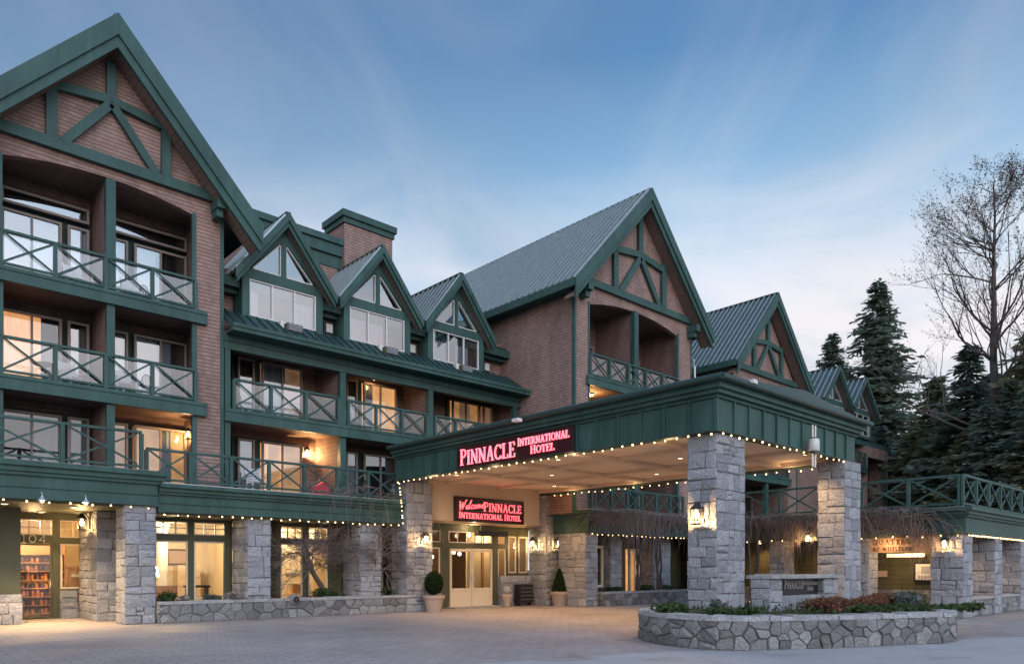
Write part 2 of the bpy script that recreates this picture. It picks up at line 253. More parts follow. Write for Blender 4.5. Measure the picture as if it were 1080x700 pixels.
M['signpanel'] = plain('sign_panel', (0.032, 0.006, 0.009), 0.35, var=0.1)
M['bark'] = plain('bark', (0.085, 0.070, 0.060), 0.9, var=0.35, scale=9, bump=0.5)
M['twig'] = plain('twig', (0.105, 0.075, 0.068), 0.9, var=0.25, scale=2)
M['twig2'] = plain('pale_twig', (0.17, 0.13, 0.115), 0.9, var=0.3, scale=2)
M['vine'] = plain('dry_vine', (0.185, 0.140, 0.128), 0.9, var=0.35, scale=1.4)
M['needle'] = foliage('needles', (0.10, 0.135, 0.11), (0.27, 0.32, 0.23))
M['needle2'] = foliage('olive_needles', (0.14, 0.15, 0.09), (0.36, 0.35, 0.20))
M['leaf'] = foliage('leaves', (0.030, 0.055, 0.022), (0.105, 0.150, 0.062))
M['grey_leaf'] = foliage('grey_leaves', (0.070, 0.085, 0.070), (0.19, 0.21, 0.19))
M['russet'] = foliage('russet_leaves', (0.11, 0.055, 0.038), (0.26, 0.135, 0.085))
M['topiary'] = foliage('clipped_leaves', (0.012, 0.022, 0.010), (0.045, 0.070, 0.028))
M['flower'] = foliage('white_petals', (0.07, 0.09, 0.05), (0.6, 0.55, 0.54))
M['pink'] = foliage('pink_petals', (0.55, 0.12, 0.16), (0.75, 0.3, 0.34))
M['soil'] = plain('soil', (0.05, 0.035, 0.028), 0.95, var=0.4, scale=8, bump=0.5)
M['terracotta'] = plain('sand_pot', (0.42, 0.31, 0.235), 0.8, var=0.12, scale=3)
M['wood'] = plain('shelf_wood', (0.46, 0.25, 0.11), 0.6, var=0.2)
M['jar'] = plain('amber_jar', (0.55, 0.22, 0.07), 0.3, var=0.45, scale=9)
M['jar2'] = plain('dark_tin', (0.09, 0.04, 0.03), 0.4, var=0.4, scale=9)
M['paper'] = plain('paper', (0.72, 0.68, 0.60), 0.8)
M['plaster'] = plain('interior_plaster', (0.74, 0.62, 0.42), 0.85, var=0.04)
M['lobby'] = plain('lobby_panelling', (0.17, 0.105, 0.06), 0.6, var=0.25, scale=1.5)
M['intfloor'] = plain('interior_floor', (0.36, 0.25, 0.16), 0.5)
M['grille'] = plain('grille_grey', (0.34, 0.35, 0.37), 0.5)
M['resin'] = plain('white_resin', (0.55, 0.55, 0.56), 0.45)
M['red'] = plain('red_cloth', (0.55, 0.03, 0.05), 0.7)
M['letter_dark'] = plain('dark_letters', (0.055, 0.030, 0.022), 0.6)
M['bronze'] = plain('bronze_letters', (0.42, 0.40, 0.38), 0.4, metal=0.5)
M['plaque'] = plain('plaque_black', (0.012, 0.013, 0.016), 0.35)
M['orange_board'] = plain('sign_board', (0.62, 0.36, 0.18), 0.7)
M['zinc'] = plain('zinc', (0.42, 0.44, 0.46), 0.4, metal=0.6)

# ------------------------------------------------------------------ mesh builder
class MB:
    def __init__(s): s.v = []; s.f = []; s.mi = []; s.var = []
    def poly(s, pts, mi=0, var=0.5):
        b = len(s.v); s.v += [tuple(p) for p in pts]; s.f.append(tuple(range(b, b+len(pts)))); s.mi.append(mi); s.var.append(var)
    def box(s, x0, x1, y0, y1, z0, z1, mi=0, var=0.5):
        b = len(s.v)
        s.v += [(x0,y0,z0),(x1,y0,z0),(x1,y1,z0),(x0,y1,z0),(x0,y0,z1),(x1,y0,z1),(x1,y1,z1),(x0,y1,z1)]
        for f in ((0,3,2,1),(4,5,6,7),(0,1,5,4),(1,2,6,5),(2,3,7,6),(3,0,4,7)):
            s.f.append(tuple(b+i for i in f)); s.mi.append(mi); s.var.append(var)
        return s
    def hexa(s, c8, mi=0, var=0.5):
        b = len(s.v); s.v += [tuple(p) for p in c8]
        for f in ((0,3,2,1),(4,5,6,7),(0,1,5,4),(1,2,6,5),(2,3,7,6),(3,0,4,7)):
            s.f.append(tuple(b+i for i in f)); s.mi.append(mi); s.var.append(var)
        return s
    def bar(s, p, q, w, h, up=(0,0,1), mi=0, var=0.5):
        """square-section bar from p to q; w across, h along 'up'"""
        p = Vector(p); q = Vector(q); d = (q-p).normalized(); u = Vector(up)
        a = d.cross(u)
        if a.length < 1e-4: a = d.cross(Vector((1,0,0)))
        a.normalize(); u = a.cross(d).normalized(); a *= w/2; u *= h/2
        return s.hexa([p-a-u, p+a-u, q+a-u, q-a-u, p-a+u, p+a+u, q+a+u, q-a+u], mi, var)
    def prism(s, pts, axis, a0, a1, mi=0, var=0.5):
        """2-D outline extruded along axis (0,1,2). pts are the two other coords in xyz order"""
        def P(p, a): 
            q = list(p); q.insert(axis, a); return tuple(q)
        n = len(pts); b = len(s.v)
        s.v += [P(p, a0) for p in pts] + [P(p, a1) for p in pts]
        s.f.append(tuple(b+i for i in range(n))); s.f.append(tuple(b+n+i for i in reversed(range(n))))
        for i in range(n):
            j = (i+1) % n; s.f.append((b+i, b+n+i, b+n+j, b+j))
        s.mi += [mi]*(n+2); s.var += [var]*(n+2)
        return s
    def tube(s, pts, radii, n=6, mi=0, var=0.5, caps=True):
        pts = [Vector(p) for p in pts]
        if isinstance(radii, (int, float)): radii = [radii]*len(pts)
        b = len(s.v); k = len(pts)
        for i, p in enumerate(pts):
            d = (pts[min(i+1,k-1)] - pts[max(i-1,0)])
            if d.length < 1e-6: d = Vector((0,0,1))
            d.normalize(); a = d.cross(Vector((0.31,0.2,0.93)));
            if a.length < 0.05: a = d.cross(Vector((1,0,0)))
            a.normalize(); c = d.cross(a)
            for j in range(n):
                t = 2*math.pi*j/n; s.v.append(tuple(p + (a*math.cos(t)+c*math.sin(t))*radii[i]))
        for i in range(k-1):
            for j in range(n):
                jj = (j+1) % n; s.f.append((b+i*n+j, b+i*n+jj, b+(i+1)*n+jj, b+(i+1)*n+j)); s.mi.append(mi); s.var.append(var)
        if caps:
            s.f.append(tuple(b+j for j in reversed(range(n)))); s.f.append(tuple(b+(k-1)*n+j for j in range(n))); s.mi += [mi]*2; s.var += [var]*2
        return s
    def lathe(s, prof, cx, cy, n=20, mi=0, var=0.5):
        b = len(s.v); k = len(prof)
        for r, z in prof:
            for j in range(n):
                t = 2*math.pi*j/n; s.v.append((cx+r*math.cos(t), cy+r*math.sin(t), z))
        for i in range(k-1):
            for j in range(n):
                jj = (j+1) % n; s.f.append((b+i*n+j, b+i*n+jj, b+(i+1)*n+jj, b+(i+1)*n+j)); s.mi.append(mi); s.var.append(var)
        s.f.append(tuple(b+j for j in reversed(range(n)))); s.f.append(tuple(b+(k-1)*n+j for j in range(n))); s.mi += [mi]*2; s.var += [var]*2
        return s
    def build(s, name, mats, parent=None, smooth=False, origin=None):
        if not isinstance(mats, (list, tuple)): mats = [mats]
        org = Vector(origin) if origin is not None else (world_loc(parent) if parent is not None else Vector((0,0,0)))
        me = bpy.data.meshes.new(name)
        me.from_pydata([tuple(Vector(p)-org) for p in s.v], [], s.f)
        for m in mats: me.materials.append(m)
        me.polygons.foreach_set('material_index', s.mi)
        at = me.attributes.new('var', 'FLOAT', 'FACE'); at.data.foreach_set('value', s.var)
        uv = me.uv_layers.new(name='UVMap'); data = [0.0]*(2*len(me.loops))
        for p in me.polygons:
            n = p.normal; ax, ay, az = abs(n.x), abs(n.y), abs(n.z)
            for li in p.loop_indices:
                x, y, z = s.v[me.loops[li].vertex_index]
                if az >= ax and az >= ay: w = (x, y)
                elif ax >= ay: w = (y, z)
                else: w = (x, z)
                data[2*li], data[2*li+1] = w
        uv.data.foreach_set('uv', data)
        if smooth: me.polygons.foreach_set('use_smooth', [True]*len(me.polygons))
        me.update()
        o = bpy.data.objects.new(name, me); col.objects.link(o)
        if parent is not None: o.parent = parent
        else: o.location = org
        return o
def world_loc(o):
    l = Vector((0,0,0))
    while o is not None: l += o.location; o = o.parent
    return l
def tag(o, label, cat, group=None, kind=None):
    if label: o['label'] = label
    if cat: o['category'] = cat
    if group: o['group'] = group
    if kind: o['kind'] = kind
    return o
def thing(name, loc, label, cat, group=None):
    o = bpy.data.objects.new(name, None); col.objects.link(o); o.location = loc; o.empty_display_size = 0.3
    return tag(o, label, cat, group)
def copy_tree(o, parent=None):
    c = o.copy(); col.objects.link(c)
    if parent is not None: c.parent = parent
    for ch in list(o.children): copy_tree(ch, c)
    return c
def light(name, loc, energy, color=(1.0, 0.66, 0.34), radius=0.08, parent=None, kind='POINT', size=None, spot=None, rot=None, blend=0.6):
    d = bpy.data.lights.new(name, kind); d.energy = energy; d.color = color
    if kind in ('POINT', 'SPOT'): d.shadow_soft_size = radius
    if kind == 'AREA':
        d.shape = 'RECTANGLE'; d.size, d.size_y = size
    if kind == 'SPOT': d.spot_size = spot; d.spot_blend = blend
    o = bpy.data.objects.new(name, d); col.objects.link(o); o.location = Vector(loc) - (world_loc(parent) if parent else Vector((0,0,0)))
    if rot: o.rotation_euler = rot
    if parent: o.parent = parent
    return o

# ------------------------------------------------------------------ masonry
def ashlar_face(mb, o, u, n, W, H, rng, cmin=0.20, cmax=0.40, wmin=0.24, wmax=0.60, gap=0.013, d=0.022, jit=0.022, mi=0):
    """blocks laid on the face with corner o, horizontal axis u, outward normal n"""
    o = Vector(o); u = Vector(u); n = Vector(n); z = Vector((0,0,1))
    y = 0.0; prev = None
    while y < H-1e-3:
        h = rng.uniform(cmin, cmax)
        if H-(y+h) < cmin*0.7: h = H-y
        x = 0.0
        while x < W-1e-3:
            w = rng.uniform(wmin, wmax)
            if W-(x+w) < wmin*0.7: w = W-x
            parts = [(x, y, w, h)]
            r = rng.random()
            if w > 0.42 and h > 0.3 and r < 0.25: parts = [(x, y, w, h*0.52), (x, y+h*0.52, w, h*0.48)]
            elif w > 0.5 and r > 0.8: parts = [(x, y, w*0.4, h*0.5), (x, y+h*0.5, w*0.4, h*0.5), (x+w*0.4, y, w*0.6, h)]
            for (a, b_, ww, hh) in parts:
                g = gap/2; j = lambda: rng.uniform(-jit, jit); el = rng.uniform(-0.012, 0.028) if a < 0.01 else 0; er_ = rng.uniform(-0.012, 0.028) if a+ww > W-0.01 else 0
                c = [(a+g-el+j()*(a > 0.01), b_+g+j()*(b_ > 0.01)), (a+ww-g+er_+j()*(a+ww < W-0.01), b_+g+j()*(b_ > 0.01)), (a+ww-g+er_*0.6+j()*(a+ww < W-0.01), b_+hh-g+j()*(b_+hh < H-0.01)), (a+g-el*0.6+j()*(a > 0.01), b_+hh-g+j()*(b_+hh < H-0.01))]
                dd = d*rng.uniform(0.5, 1.2); ins = min(0.012, ww*0.1, hh*0.1); v = rng.random()
                cx = sum(p[0] for p in c)/4; cy = sum(p[1] for p in c)/4
                base = [o+u*p[0]+z*p[1] for p in c]
                def inn(p):
                    dx, dy = cx-p[0], cy-p[1]
                    return (p[0]+math.copysign(ins, dx), p[1]+math.copysign(ins, dy))
                top = [o+u*inn(p)[0]+z*inn(p)[1]+n*(dd+rng.uniform(-0.008, 0.008)) for p in c]
                mid = o+u*cx+z*cy+n*(dd+rng.uniform(0.0, 0.022))
                for k in range(4):
                    k2 = (k+1) % 4
                    mb.poly([base[k], base[k2], top[k2], top[k]], mi, v); mb.poly([top[k], top[k2], mid], mi, v)
            x += w
        y += h
def stone_pier(name, x0, x1, y0, y1, z0, z1, parent, seed, mat='stone', **kw):
    rng = random.Random(seed); mb = MB()
    mb.box(x0+0.03, x1-0.03, y0+0.03, y1-0.03, z0, z1, 1)
    e = 0.03
    ashlar_face(mb, (x0+e, y0+e, z0), (1,0,0), (0,-1,0), x1-x0-2*e, z1-z0, rng, **kw)
    ashlar_face(mb, (x0+e, y1-e, z0), (0,-1,0), (-1,0,0), y1-y0-2*e, z1-z0, rng, **kw)
    ashlar_face(mb, (x1-e, y0+e, z0), (0,1,0), (1,0,0), y1-y0-2*e, z1-z0, rng, **kw)
    ashlar_face(mb, (x1-e, y1-e, z0), (-1,0,0), (0,1,0), x1-x0-2*e, z1-z0, rng, **kw)
    return mb.build(name, [M[mat], M['mortar']], parent)
def clip_poly(P, a, n):
    """keep the part of polygon P on the inner side of the line through a with outward normal n"""
    out_ = []
    for k in range(len(P)):
        p, q = P[k], P[(k+1) % len(P)]; dp = (p[0]-a[0])*n[0]+(p[1]-a[1])*n[1]; dq = (q[0]-a[0])*n[0]+(q[1]-a[1])*n[1]
        if dp <= 0: out_.append(p)
        if (dp < 0 < dq) or (dq < 0 < dp): t = dp/(dp-dq); out_.append((p[0]+(q[0]-p[0])*t, p[1]+(q[1]-p[1])*t))
    return out_
def rubble_path(mb, path, H, rng, mi=0, sx=0.40, sz=0.25, gap=0.022, d=0.035):
    """irregular fitted stones along a polyline (list of 2-D points); outward side is on the right of travel"""
    P = [Vector((*p, 0)) for p in path]; cum = [0]
    for a, b in zip(P, P[1:]): cum.append(cum[-1]+(b-a).length)
    Lt = cum[-1]
    def at(s_, z, n_):
        s_ = min(max(s_, 0), Lt-1e-6); k = max(i for i in range(len(cum)-1) if cum[i] <= s_); a, b = P[k], P[k+1]; dd = (b-a).normalized(); t = s_-cum[k]
        nv = Vector((dd.y, -dd.x, 0)); return a+dd*t+nv*n_+Vector((0,0,z))
    seeds = []; nx = max(1, round(Lt/sx)); nz_ = max(1, round(H/sz))
    for r_ in range(nz_):
        for c_ in range(nx): seeds.append(((c_+0.5+0.5*(r_ % 2)-0.25+rng.uniform(-.48, .48))*Lt/nx, (r_+0.5+rng.uniform(-.40, .40))*H/nz_))
    gaps = [rng.choice((0.25, 0.4, 0.6, 0.9, 1.4)) for _ in range(97)]
    for i_, c in enumerate(seeds):
        poly = [(0, 0), (Lt, 0), (Lt, H), (0, H)]
        for j_, o_ in enumerate(seeds):
            if i_ == j_ or abs(o_[0]-c[0]) > 1.6: continue
            dx, dy = o_[0]-c[0], (o_[1]-c[1]); l = math.hypot(dx, dy*1.25); n_ = (dx, dy*1.56); ln = math.hypot(*n_); n_ = (n_[0]/ln, n_[1]/ln); gp = gap*gaps[min(i_, j_)*31 % 97]; m_ = (c[0]+dx/2-n_[0]*gp/2, c[1]+dy/2-n_[1]*gp/2); poly = clip_poly(poly, m_, n_)
            if len(poly) < 3: break
        if len(poly) < 3: continue
        cx = sum(p[0] for p in poly)/len(poly); cz = sum(p[1] for p in poly)/len(poly); dd = d*rng.uniform(0.5, 1.3); v = rng.random(); m = len(poly)
        tilt = (rng.uniform(-.05, .05), rng.uniform(-.06, .06))
        f1 = [at(*p, 0) for p in poly]; f2 = [at(cx+(p[0]-cx)*0.93, cz+(p[1]-cz)*0.92, max(0.004, dd+tilt[0]*(p[0]-cx)+tilt[1]*(p[1]-cz)+rng.uniform(-.006, .006))) for p in poly]; mid = at(cx, cz, dd+rng.uniform(0.004, 0.022))
        for k in range(m): k2 = (k+1) % m; mb.poly([f1[k], f1[k2], f2[k2], f2[k]], mi, v); mb.poly([f2[k], f2[k2], mid], mi, v)
def smooth_loop(pts, n=4):
    out_ = []; m = len(pts)
    for i in range(m):
        p0, p1, p2, p3 = (Vector(pts[(i+k-1) % m]) for k in range(4))
        for j in range(n):
            t = j/n; out_.append(tuple(0.5*((2*p1)+(p2-p0)*t+(2*p0-5*p1+4*p2-p3)*t*t+(3*p1-p0-3*p2+p3)*t**3)))
    return out_

# ------------------------------------------------------------------ ground
g = MB(); g.poly([(-900,-900,-0.03),(900,-900,-0.03),(900,900,-0.03),(-900,900,-0.03)])
tag(g.build('ground', plain('verge_earth', (0.075, 0.070, 0.055), 0.95, var=0.3, scale=0.3)), 'dull earth verge stretching away behind the hotel', 'ground', kind='structure')
g = MB(); g.poly([(-45,3.2,0),(70,3.2,0),(70,34,0),(-45,34,0)])
tag(g.build('forecourt', paving('forecourt_pavers', (0.345, 0.300, 0.275), (0.305, 0.262, 0.242), (0.185, 0.16, 0.15), 0.44, 0.22, R(2), 0.24, 0.014)), 'pale brown paver forecourt in front of the hotel', 'forecourt', kind='structure')
g = MB()
drv = [(-45,-40),(120,-40),(120,2.6),(30,3.0),(20.2,4.4),(18.4,5.2),(17.0,5.2),(12.6,7.4),(11.6,8.2),(8.4,9.1),(0,11.4),(-45,12)]
g.poly([(x, y, 0.004) for x, y in drv])
tag(g.build('driveway', paving('driveway_concrete', (0.36, 0.345, 0.33), (0.345, 0.33, 0.315), (0.25, 0.24, 0.23), 4.0, 4.0, R(30), 0.16, 0.012)), 'smooth pale concrete driveway curving past the stone island', 'driveway', kind='structure')

# ------------------------------------------------------------------ the hotel
hotel = thing('hotel_building', (6.0, 24.0, 0), 'long four-storey lodge hotel with pink-brown shingles, green timber gables and balconies', 'hotel')
def HB(mb, name, mat, parent=None, **k):
    """build under the hotel; pieces that stand apart from one another become parts of their own"""
    parent = parent or hotel
    if name in ('room', 'shop_room', 'lounge_room', 'lobby_room', 'core'): return mb.build(name, mat, parent, **k)
    nv = len(mb.v); par = list(range(nv))
    def find(a):
        while par[a] != a: par[a] = par[par[a]]; a = par[a]
        return a
    for f in mb.f:
        for v in f[1:]: par[find(v)] = find(f[0])
    comp = {}
    for v in range(nv): comp.setdefault(find(v), []).append(v)
    keys = list(comp); bb = [[min(mb.v[v][i] for v in comp[q]) for i in range(3)]+[max(mb.v[v][i] for v in comp[q]) for i in range(3)] for q in keys]
    grp = list(range(len(keys)))
    def gf(a):
        while grp[a] != a: a = grp[a]
        return a
    for a in range(len(keys)):
        for b in range(a):
            if all(bb[a][i] <= bb[b][i+3]+0.03 and bb[b][i] <= bb[a][i+3]+0.03 for i in range(3)): grp[gf(a)] = gf(b)
    sets = {}
    for a in range(len(keys)): sets.setdefault(gf(a), []).append(keys[a])
    if len(sets) == 1: return mb.build(name, mat, parent, **k)
    for roots in sets.values():
        rs = set(roots); sub = MB(); idx = {}
        for f, mi, va in zip(mb.f, mb.mi, mb.var):
            if find(f[0]) in rs:
                for v in f:
                    if v not in idx: idx[v] = len(sub.v); sub.v.append(mb.v[v])
                sub.f.append(tuple(idx[v] for v in f)); sub.mi.append(mi); sub.var.append(va)
        o = sub.build(name, mat, parent, **k)
    return o

def railing(parent, p0, p1, z0, z1, n, lite=False, name='railing', posts=True, light_x=False):
    p0 = Vector((*p0, 0)); p1 = Vector((*p1, 0)); d = p1-p0; mb = MB(); up = Vector((0,0,1))
    mb.bar(p0+up*(z1-0.035), p1+up*(z1-0.035), 0.11, 0.07); mb.bar(p0+up*(z0+0.09), p1+up*(z0+0.09), 0.06, 0.06)
    for i in range(n+1):
        q = p0+d*(i/n)
        if posts: mb.bar(q+up*z0, q+up*(z1-0.071), 0.10, 0.10, up=d.normalized())
    nrm = d.normalized().cross(up)
    for i in range(n):
        a = p0+d*((i+0.06*1)/n); b = p0+d*((i+1-0.06)/n)
        mb.bar(a+up*(z0+0.14), b+up*(z1-0.09), 0.035, 0.05, up=nrm.cross(b-a)); 
        mb.bar(a+up*(z1-0.09)+nrm*0.036, b+up*(z0+0.14)+nrm*0.036, 0.035, 0.05, up=nrm.cross(b-a))
    o = mb.build(name, M['green'], parent)
    if lite:
        gp = MB()
        for i in range(n):
            a = p0+d*((i+0.05)/n)-nrm*0.045; b = p0+d*((i+0.95)/n)-nrm*0.045; gp.poly([a+up*(z0+0.12), b+up*(z0+0.12), b+up*(z1-0.08), a+up*(z1-0.08)])
        gp.build('glass_infill', M['railglass'], parent)
    return o

def curtain_mesh(mb, x0, x1, y, z0, z1, ph=0.0):
    n = max(6, int((x1-x0)/0.03)); pts = []
    for i in range(n+1):
        x = x0+(x1-x0)*i/n; pts.append((x, y+0.022*math.sin(x*38+ph)+0.01*math.sin(x*91+ph)))
    for (xa, ya), (xb, yb) in zip(pts, pts[1:]): mb.poly([(xa, ya, z0), (xb, yb, z0), (xb, yb, z1), (xa, ya, z1)])
def window(parent, x0, x1, z0, z1, Y, n=1, frame='taupe', back='dark', curtains=(), cmat='curtain', name='window', fw=0.07, splits=None, mid=None, glassm='glass', depth=0.22, lit=None):
    """window whose outer frame face stands at Y; panes and curtains set back inside a shallow reveal"""
    f = MB()
    f.box(x0, x0+fw, Y, Y+0.1, z0, z1); f.box(x1-fw, x1, Y, Y+0.1, z0, z1)
    f.box(x0+fw, x1-fw, Y, Y+0.1, z1-fw, z1); f.box(x0+fw, x1-fw, Y, Y+0.1, z0, z0+fw)
    xs = splits or [x0+(x1-x0)*i/n for i in range(1, n)]
    for x in xs: f.box(x-0.028, x+0.028, Y+0.01, Y+0.09, z0+fw, z1-fw)
    o = f.build(name, M[frame], parent)
    edges = [x0+fw]+[x for x in xs]+[x1-fw]
    for a, b in zip(edges, edges[1:]):
        p = MB(); t = rnd.uniform(-0.004, 0.004); p.poly([(a+0.02, Y+0.05+t, z0+fw), (b-0.02, Y+0.05-t, z0+fw), (b-0.02, Y+0.05-t, z1-fw), (a+0.02, Y+0.05+t, z1-fw)])
        p.build('pane', M[glassm], o)
    i = MB(); i.box(x0+0.02, x1-0.02, Y+depth, Y+depth+0.02, z0+0.02, z1-0.02)
    for x in (x0+0.03, x1-0.03): i.box(x-0.005, x+0.005, Y+0.1, Y+depth, z0+0.03, z1-0.03)
    i.build('room_backing', M[back], o)
    for k, c in enumerate(curtains):
        cm = MB(); curtain_mesh(cm, x0+(x1-x0)*c[0], x0+(x1-x0)*c[1], Y+0.15, z0+0.05, z1-0.05, k*1.3)
        cm.build('curtain', M[c[2] if len(c) > 2 else cmat], o)
    return o

def balcony_beam(parent, x0, x1, y, z0, z1, ydeck, name='balcony', soffit=True):
    mb = MB(); mb.box(x0, x1, y, y+0.16, z0, z1, 0)
    mb.box(x0, x1, y-0.03, y, z1-0.09, z1+0.012, 0)
    mb.box(x0+0.02, x1-0.02, y+0.16, ydeck, z0+0.12, z1-0.06, 1)
    return mb.build(name, [M['green'], M['soffit']], parent)

def arch_z(x, x0, x1, zs, rise):
    t = (x-x0)/(x1-x0)*2-1
    return zs + rise*(1-t*t)

def gable_roof(parent, xc, hw, za, y0, y1, slope_t=0.16, ribs=0.2, mat='roof', rib_sides=(-1,), drop=None, name='roof', rib_w=0.05, rib_h=0.06):
    """pitched roof with ridge along Y; hw = half width, za = apex, drop = apex height over the eave tips"""
    mb = MB()
    for sd in (-1, 1):
        mb.prism([(xc, za-0.02), (xc+sd*hw, za-drop-0.02), (xc+sd*hw, za-drop-0.02-slope_t), (xc, za-0.02-slope_t)], 1, y0+0.06, y1)
        if sd in rib_sides:
            n = int((y1-y0-0.2)/ribs)
            for i in range(n+1):
                y = y0+0.12+i*ribs
                a = Vector((xc+sd*0.02, y, za-0.02)); b = Vector((xc+sd*hw, y, za-drop-0.02)); nv = Vector((sd*drop, 0, hw)).normalized()
                mb.bar(a+nv*rib_h*0.5, b+nv*rib_h*0.5, rib_w, rib_h, up=nv, mi=1)
    mb.box(xc-0.09, xc+0.09, y0+0.04, y1, za-0.03, za+0.035)
    return mb.build(name, [M[mat], M['seam']], parent)
def rake(parent, xc, hw, za, y, drop, w1=0.5, w2=0.28, name='rake_board', soffit_to=None, wallslope=True):
    mb = MB()
    k = drop/hw
    for sd in (-1, 1):
        def P(off, ext=0.0): return [(xc, za-off), (xc+sd*(hw+ext), za-drop-k*ext-off)]
        a = P(0, 0.06); b = P(w1, 0.06); c = P(w1+w2*0.0); 
        mb.prism([a[0], a[1], b[1], b[0]], 1, y, y+0.07, 0)
        a = P(w1-0.03, 0.0); b = P(w1+w2)
        mb.prism([a[0], a[1], b[1], b[0]], 1, y+0.07, y+0.17, 0)
        if soffit_to is not None:
            a = P(w1+w2*0.55, -0.02); b = P(w1+w2*0.55+0.05, -0.02)
            mb.prism([a[0], a[1], b[1], b[0]], 1, y+0.17, soffit_to, 1)
    return mb.build(name, [M['green'], M['soffit']], parent)
def truss(parent, xc, y, zc, hwc, zt, sc_=1.0, name='gable_truss', ch=0.32):
    """chord at zc, kite of posts and struts above it"""
    mb = MB(); d = 0.1
    def b(p, q, w, k): mb.bar((p[0], y-0.004*k, p[1]), (q[0], y-0.004*k, q[1]), 0.12, w, up=Vector((-(q[1]-p[1]), 0, q[0]-p[0])))
    b((xc-hwc, zc), (xc+hwc, zc), ch, 0)
    kx = 1.52*sc_; zk = zc+1.70*sc_
    b((xc, zk-0.1), (xc, zt), 0.26*sc_, 1)
    for sd in (-1, 1):
        b((xc+sd*kx, zc+ch/2), (xc+sd*kx, zc+1.85*sc_), 0.27*sc_, 1)
        b((xc+sd*(kx-0.28*sc_), zc+ch/2-0.05), (xc+sd*0.02, zk), 0.24*sc_, 2)
        b((xc+sd*(kx+0.02), zc+1.62*sc_), (xc, zk+0.12*sc_), 0.24*sc_, 3)
    return mb.build(name, M['green'], parent)

def gable_front(parent, xc, yf, wl, wr, ol, orr, zb, zs, rise, zch, za, k, t=0.25):
    """shingled gable wall: piers, arched head over the top recess, triangle above"""
    mb = MB()
    mb.box(wl, ol, yf, yf+t, zb, zch); mb.box(orr, wr, yf, yf+t, zb, zch)
    n = 20
    for i in range(n):
        xa = ol+(orr-ol)*i/n; xb = ol+(orr-ol)*(i+1)/n
        za_, zb_ = arch_z(xa, ol, orr, zs, rise), arch_z(xb, ol, orr, zs, rise)
        mb.hexa([(xa,yf,za_),(xb,yf,zb_),(xb,yf+t,zb_),(xa,yf+t,za_),(xa,yf,zch),(xb,yf,zch),(xb,yf+t,zch),(xa,yf+t,zch)])
    mb.prism([(wl, zch), (wr, zch), (xc, zch+(wr-wl)/2*k*1.0)], 1, yf, yf+t)
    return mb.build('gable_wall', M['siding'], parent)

# --- left gable wing ------------------------------------------------
G1 = hotel
gable_front(G1, 6.0, 24.0, 2.5, 9.32, 3.25, 8.45, 4.0, 12.75, 0.32, 13.25, 17.4, 1.10)
gable_roof(G1, 6.0, 4.25, 17.45, 23.2, 34, drop=4.66, rib_sides=(-1, 1), ribs=0.4)
rake(G1, 6.0, 4.25, 17.5, 23.15, 4.66, 0.62, 0.34, soffit_to=24.0)
truss(G1, 6.0, 23.90, 13.5, 3.2, 16.4)
mb = MB()
for x in (2.95, 9.05): mb.box(x-0.13, x+0.13, 23.42, 23.995, 13.02, 13.3); mb.box(x-0.1, x+0.1, 23.55, 23.99, 12.78, 13.02)
HB(mb, 'bracket', M['green'])
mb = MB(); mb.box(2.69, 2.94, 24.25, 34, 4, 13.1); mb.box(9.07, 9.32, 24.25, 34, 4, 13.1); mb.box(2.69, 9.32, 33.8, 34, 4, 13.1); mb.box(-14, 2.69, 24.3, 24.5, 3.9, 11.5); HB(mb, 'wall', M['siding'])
mb = MB(); mb.prism([(23.6, 11.2), (23.6, 11.4), (33, 17.0), (33, 16.8)], 0, -14, 2.2); HB(mb, 'roof', M['roof_dark'])
mb = MB()
mb.box(9.225, 9.335, 23.975, 24.02, 4.0, 13.1); mb.box(9.305, 9.335, 24.02, 24.1, 4, 13.1)
for x in (3.23, 8.34): mb.box(x, x+0.12, 23.97, 24.1, 9.7, 12.82)
for x in (3.23, 8.34): mb.box(x, x+0.14, 23.97, 24.1, 4.0, 9.34)
HB(mb, 'corner_trim', M['green'])
mb = MB(); mb.box(5.87, 6.13, 23.93, 24.15, 9.7, 13.02); mb.box(5.89, 6.11, 23.95, 24.13, 6.8, 9.34); mb.box(5.89, 6.11, 23.95, 24.13, 4.2, 6.4); HB(mb, 'post', M['green'])
mb = MB(); mb.box(3.1, 8.95, 25.85, 26.1, 4.0, 13.2)                       # recess back wall
mb.box(3.0, 3.25, 24.25, 25.85, 4.0, 13.2); mb.box(8.72, 8.95, 24.25, 25.85, 4.0, 13.2)
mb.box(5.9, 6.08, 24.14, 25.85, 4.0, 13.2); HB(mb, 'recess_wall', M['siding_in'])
mb = MB(); mb.box(3.3, 8.95, 24.25, 25.85, 13.05, 13.2); HB(mb, 'soffit', M['soffit'])
b4 = balcony_beam(G1, 3.0, 8.76, 23.84, 9.34, 9.72, 25.85); railing(b4, (3.30, 23.92), (8.42, 23.92), 9.73, 10.73, 4, lite=True)
b3 = balcony_beam(G1, 3.0, 8.76, 23.84, 6.42, 6.82, 25.85); railing(b3, (3.30, 23.92), (8.42, 23.92), 6.83, 7.87, 4, lite=True)
YR = 25.62
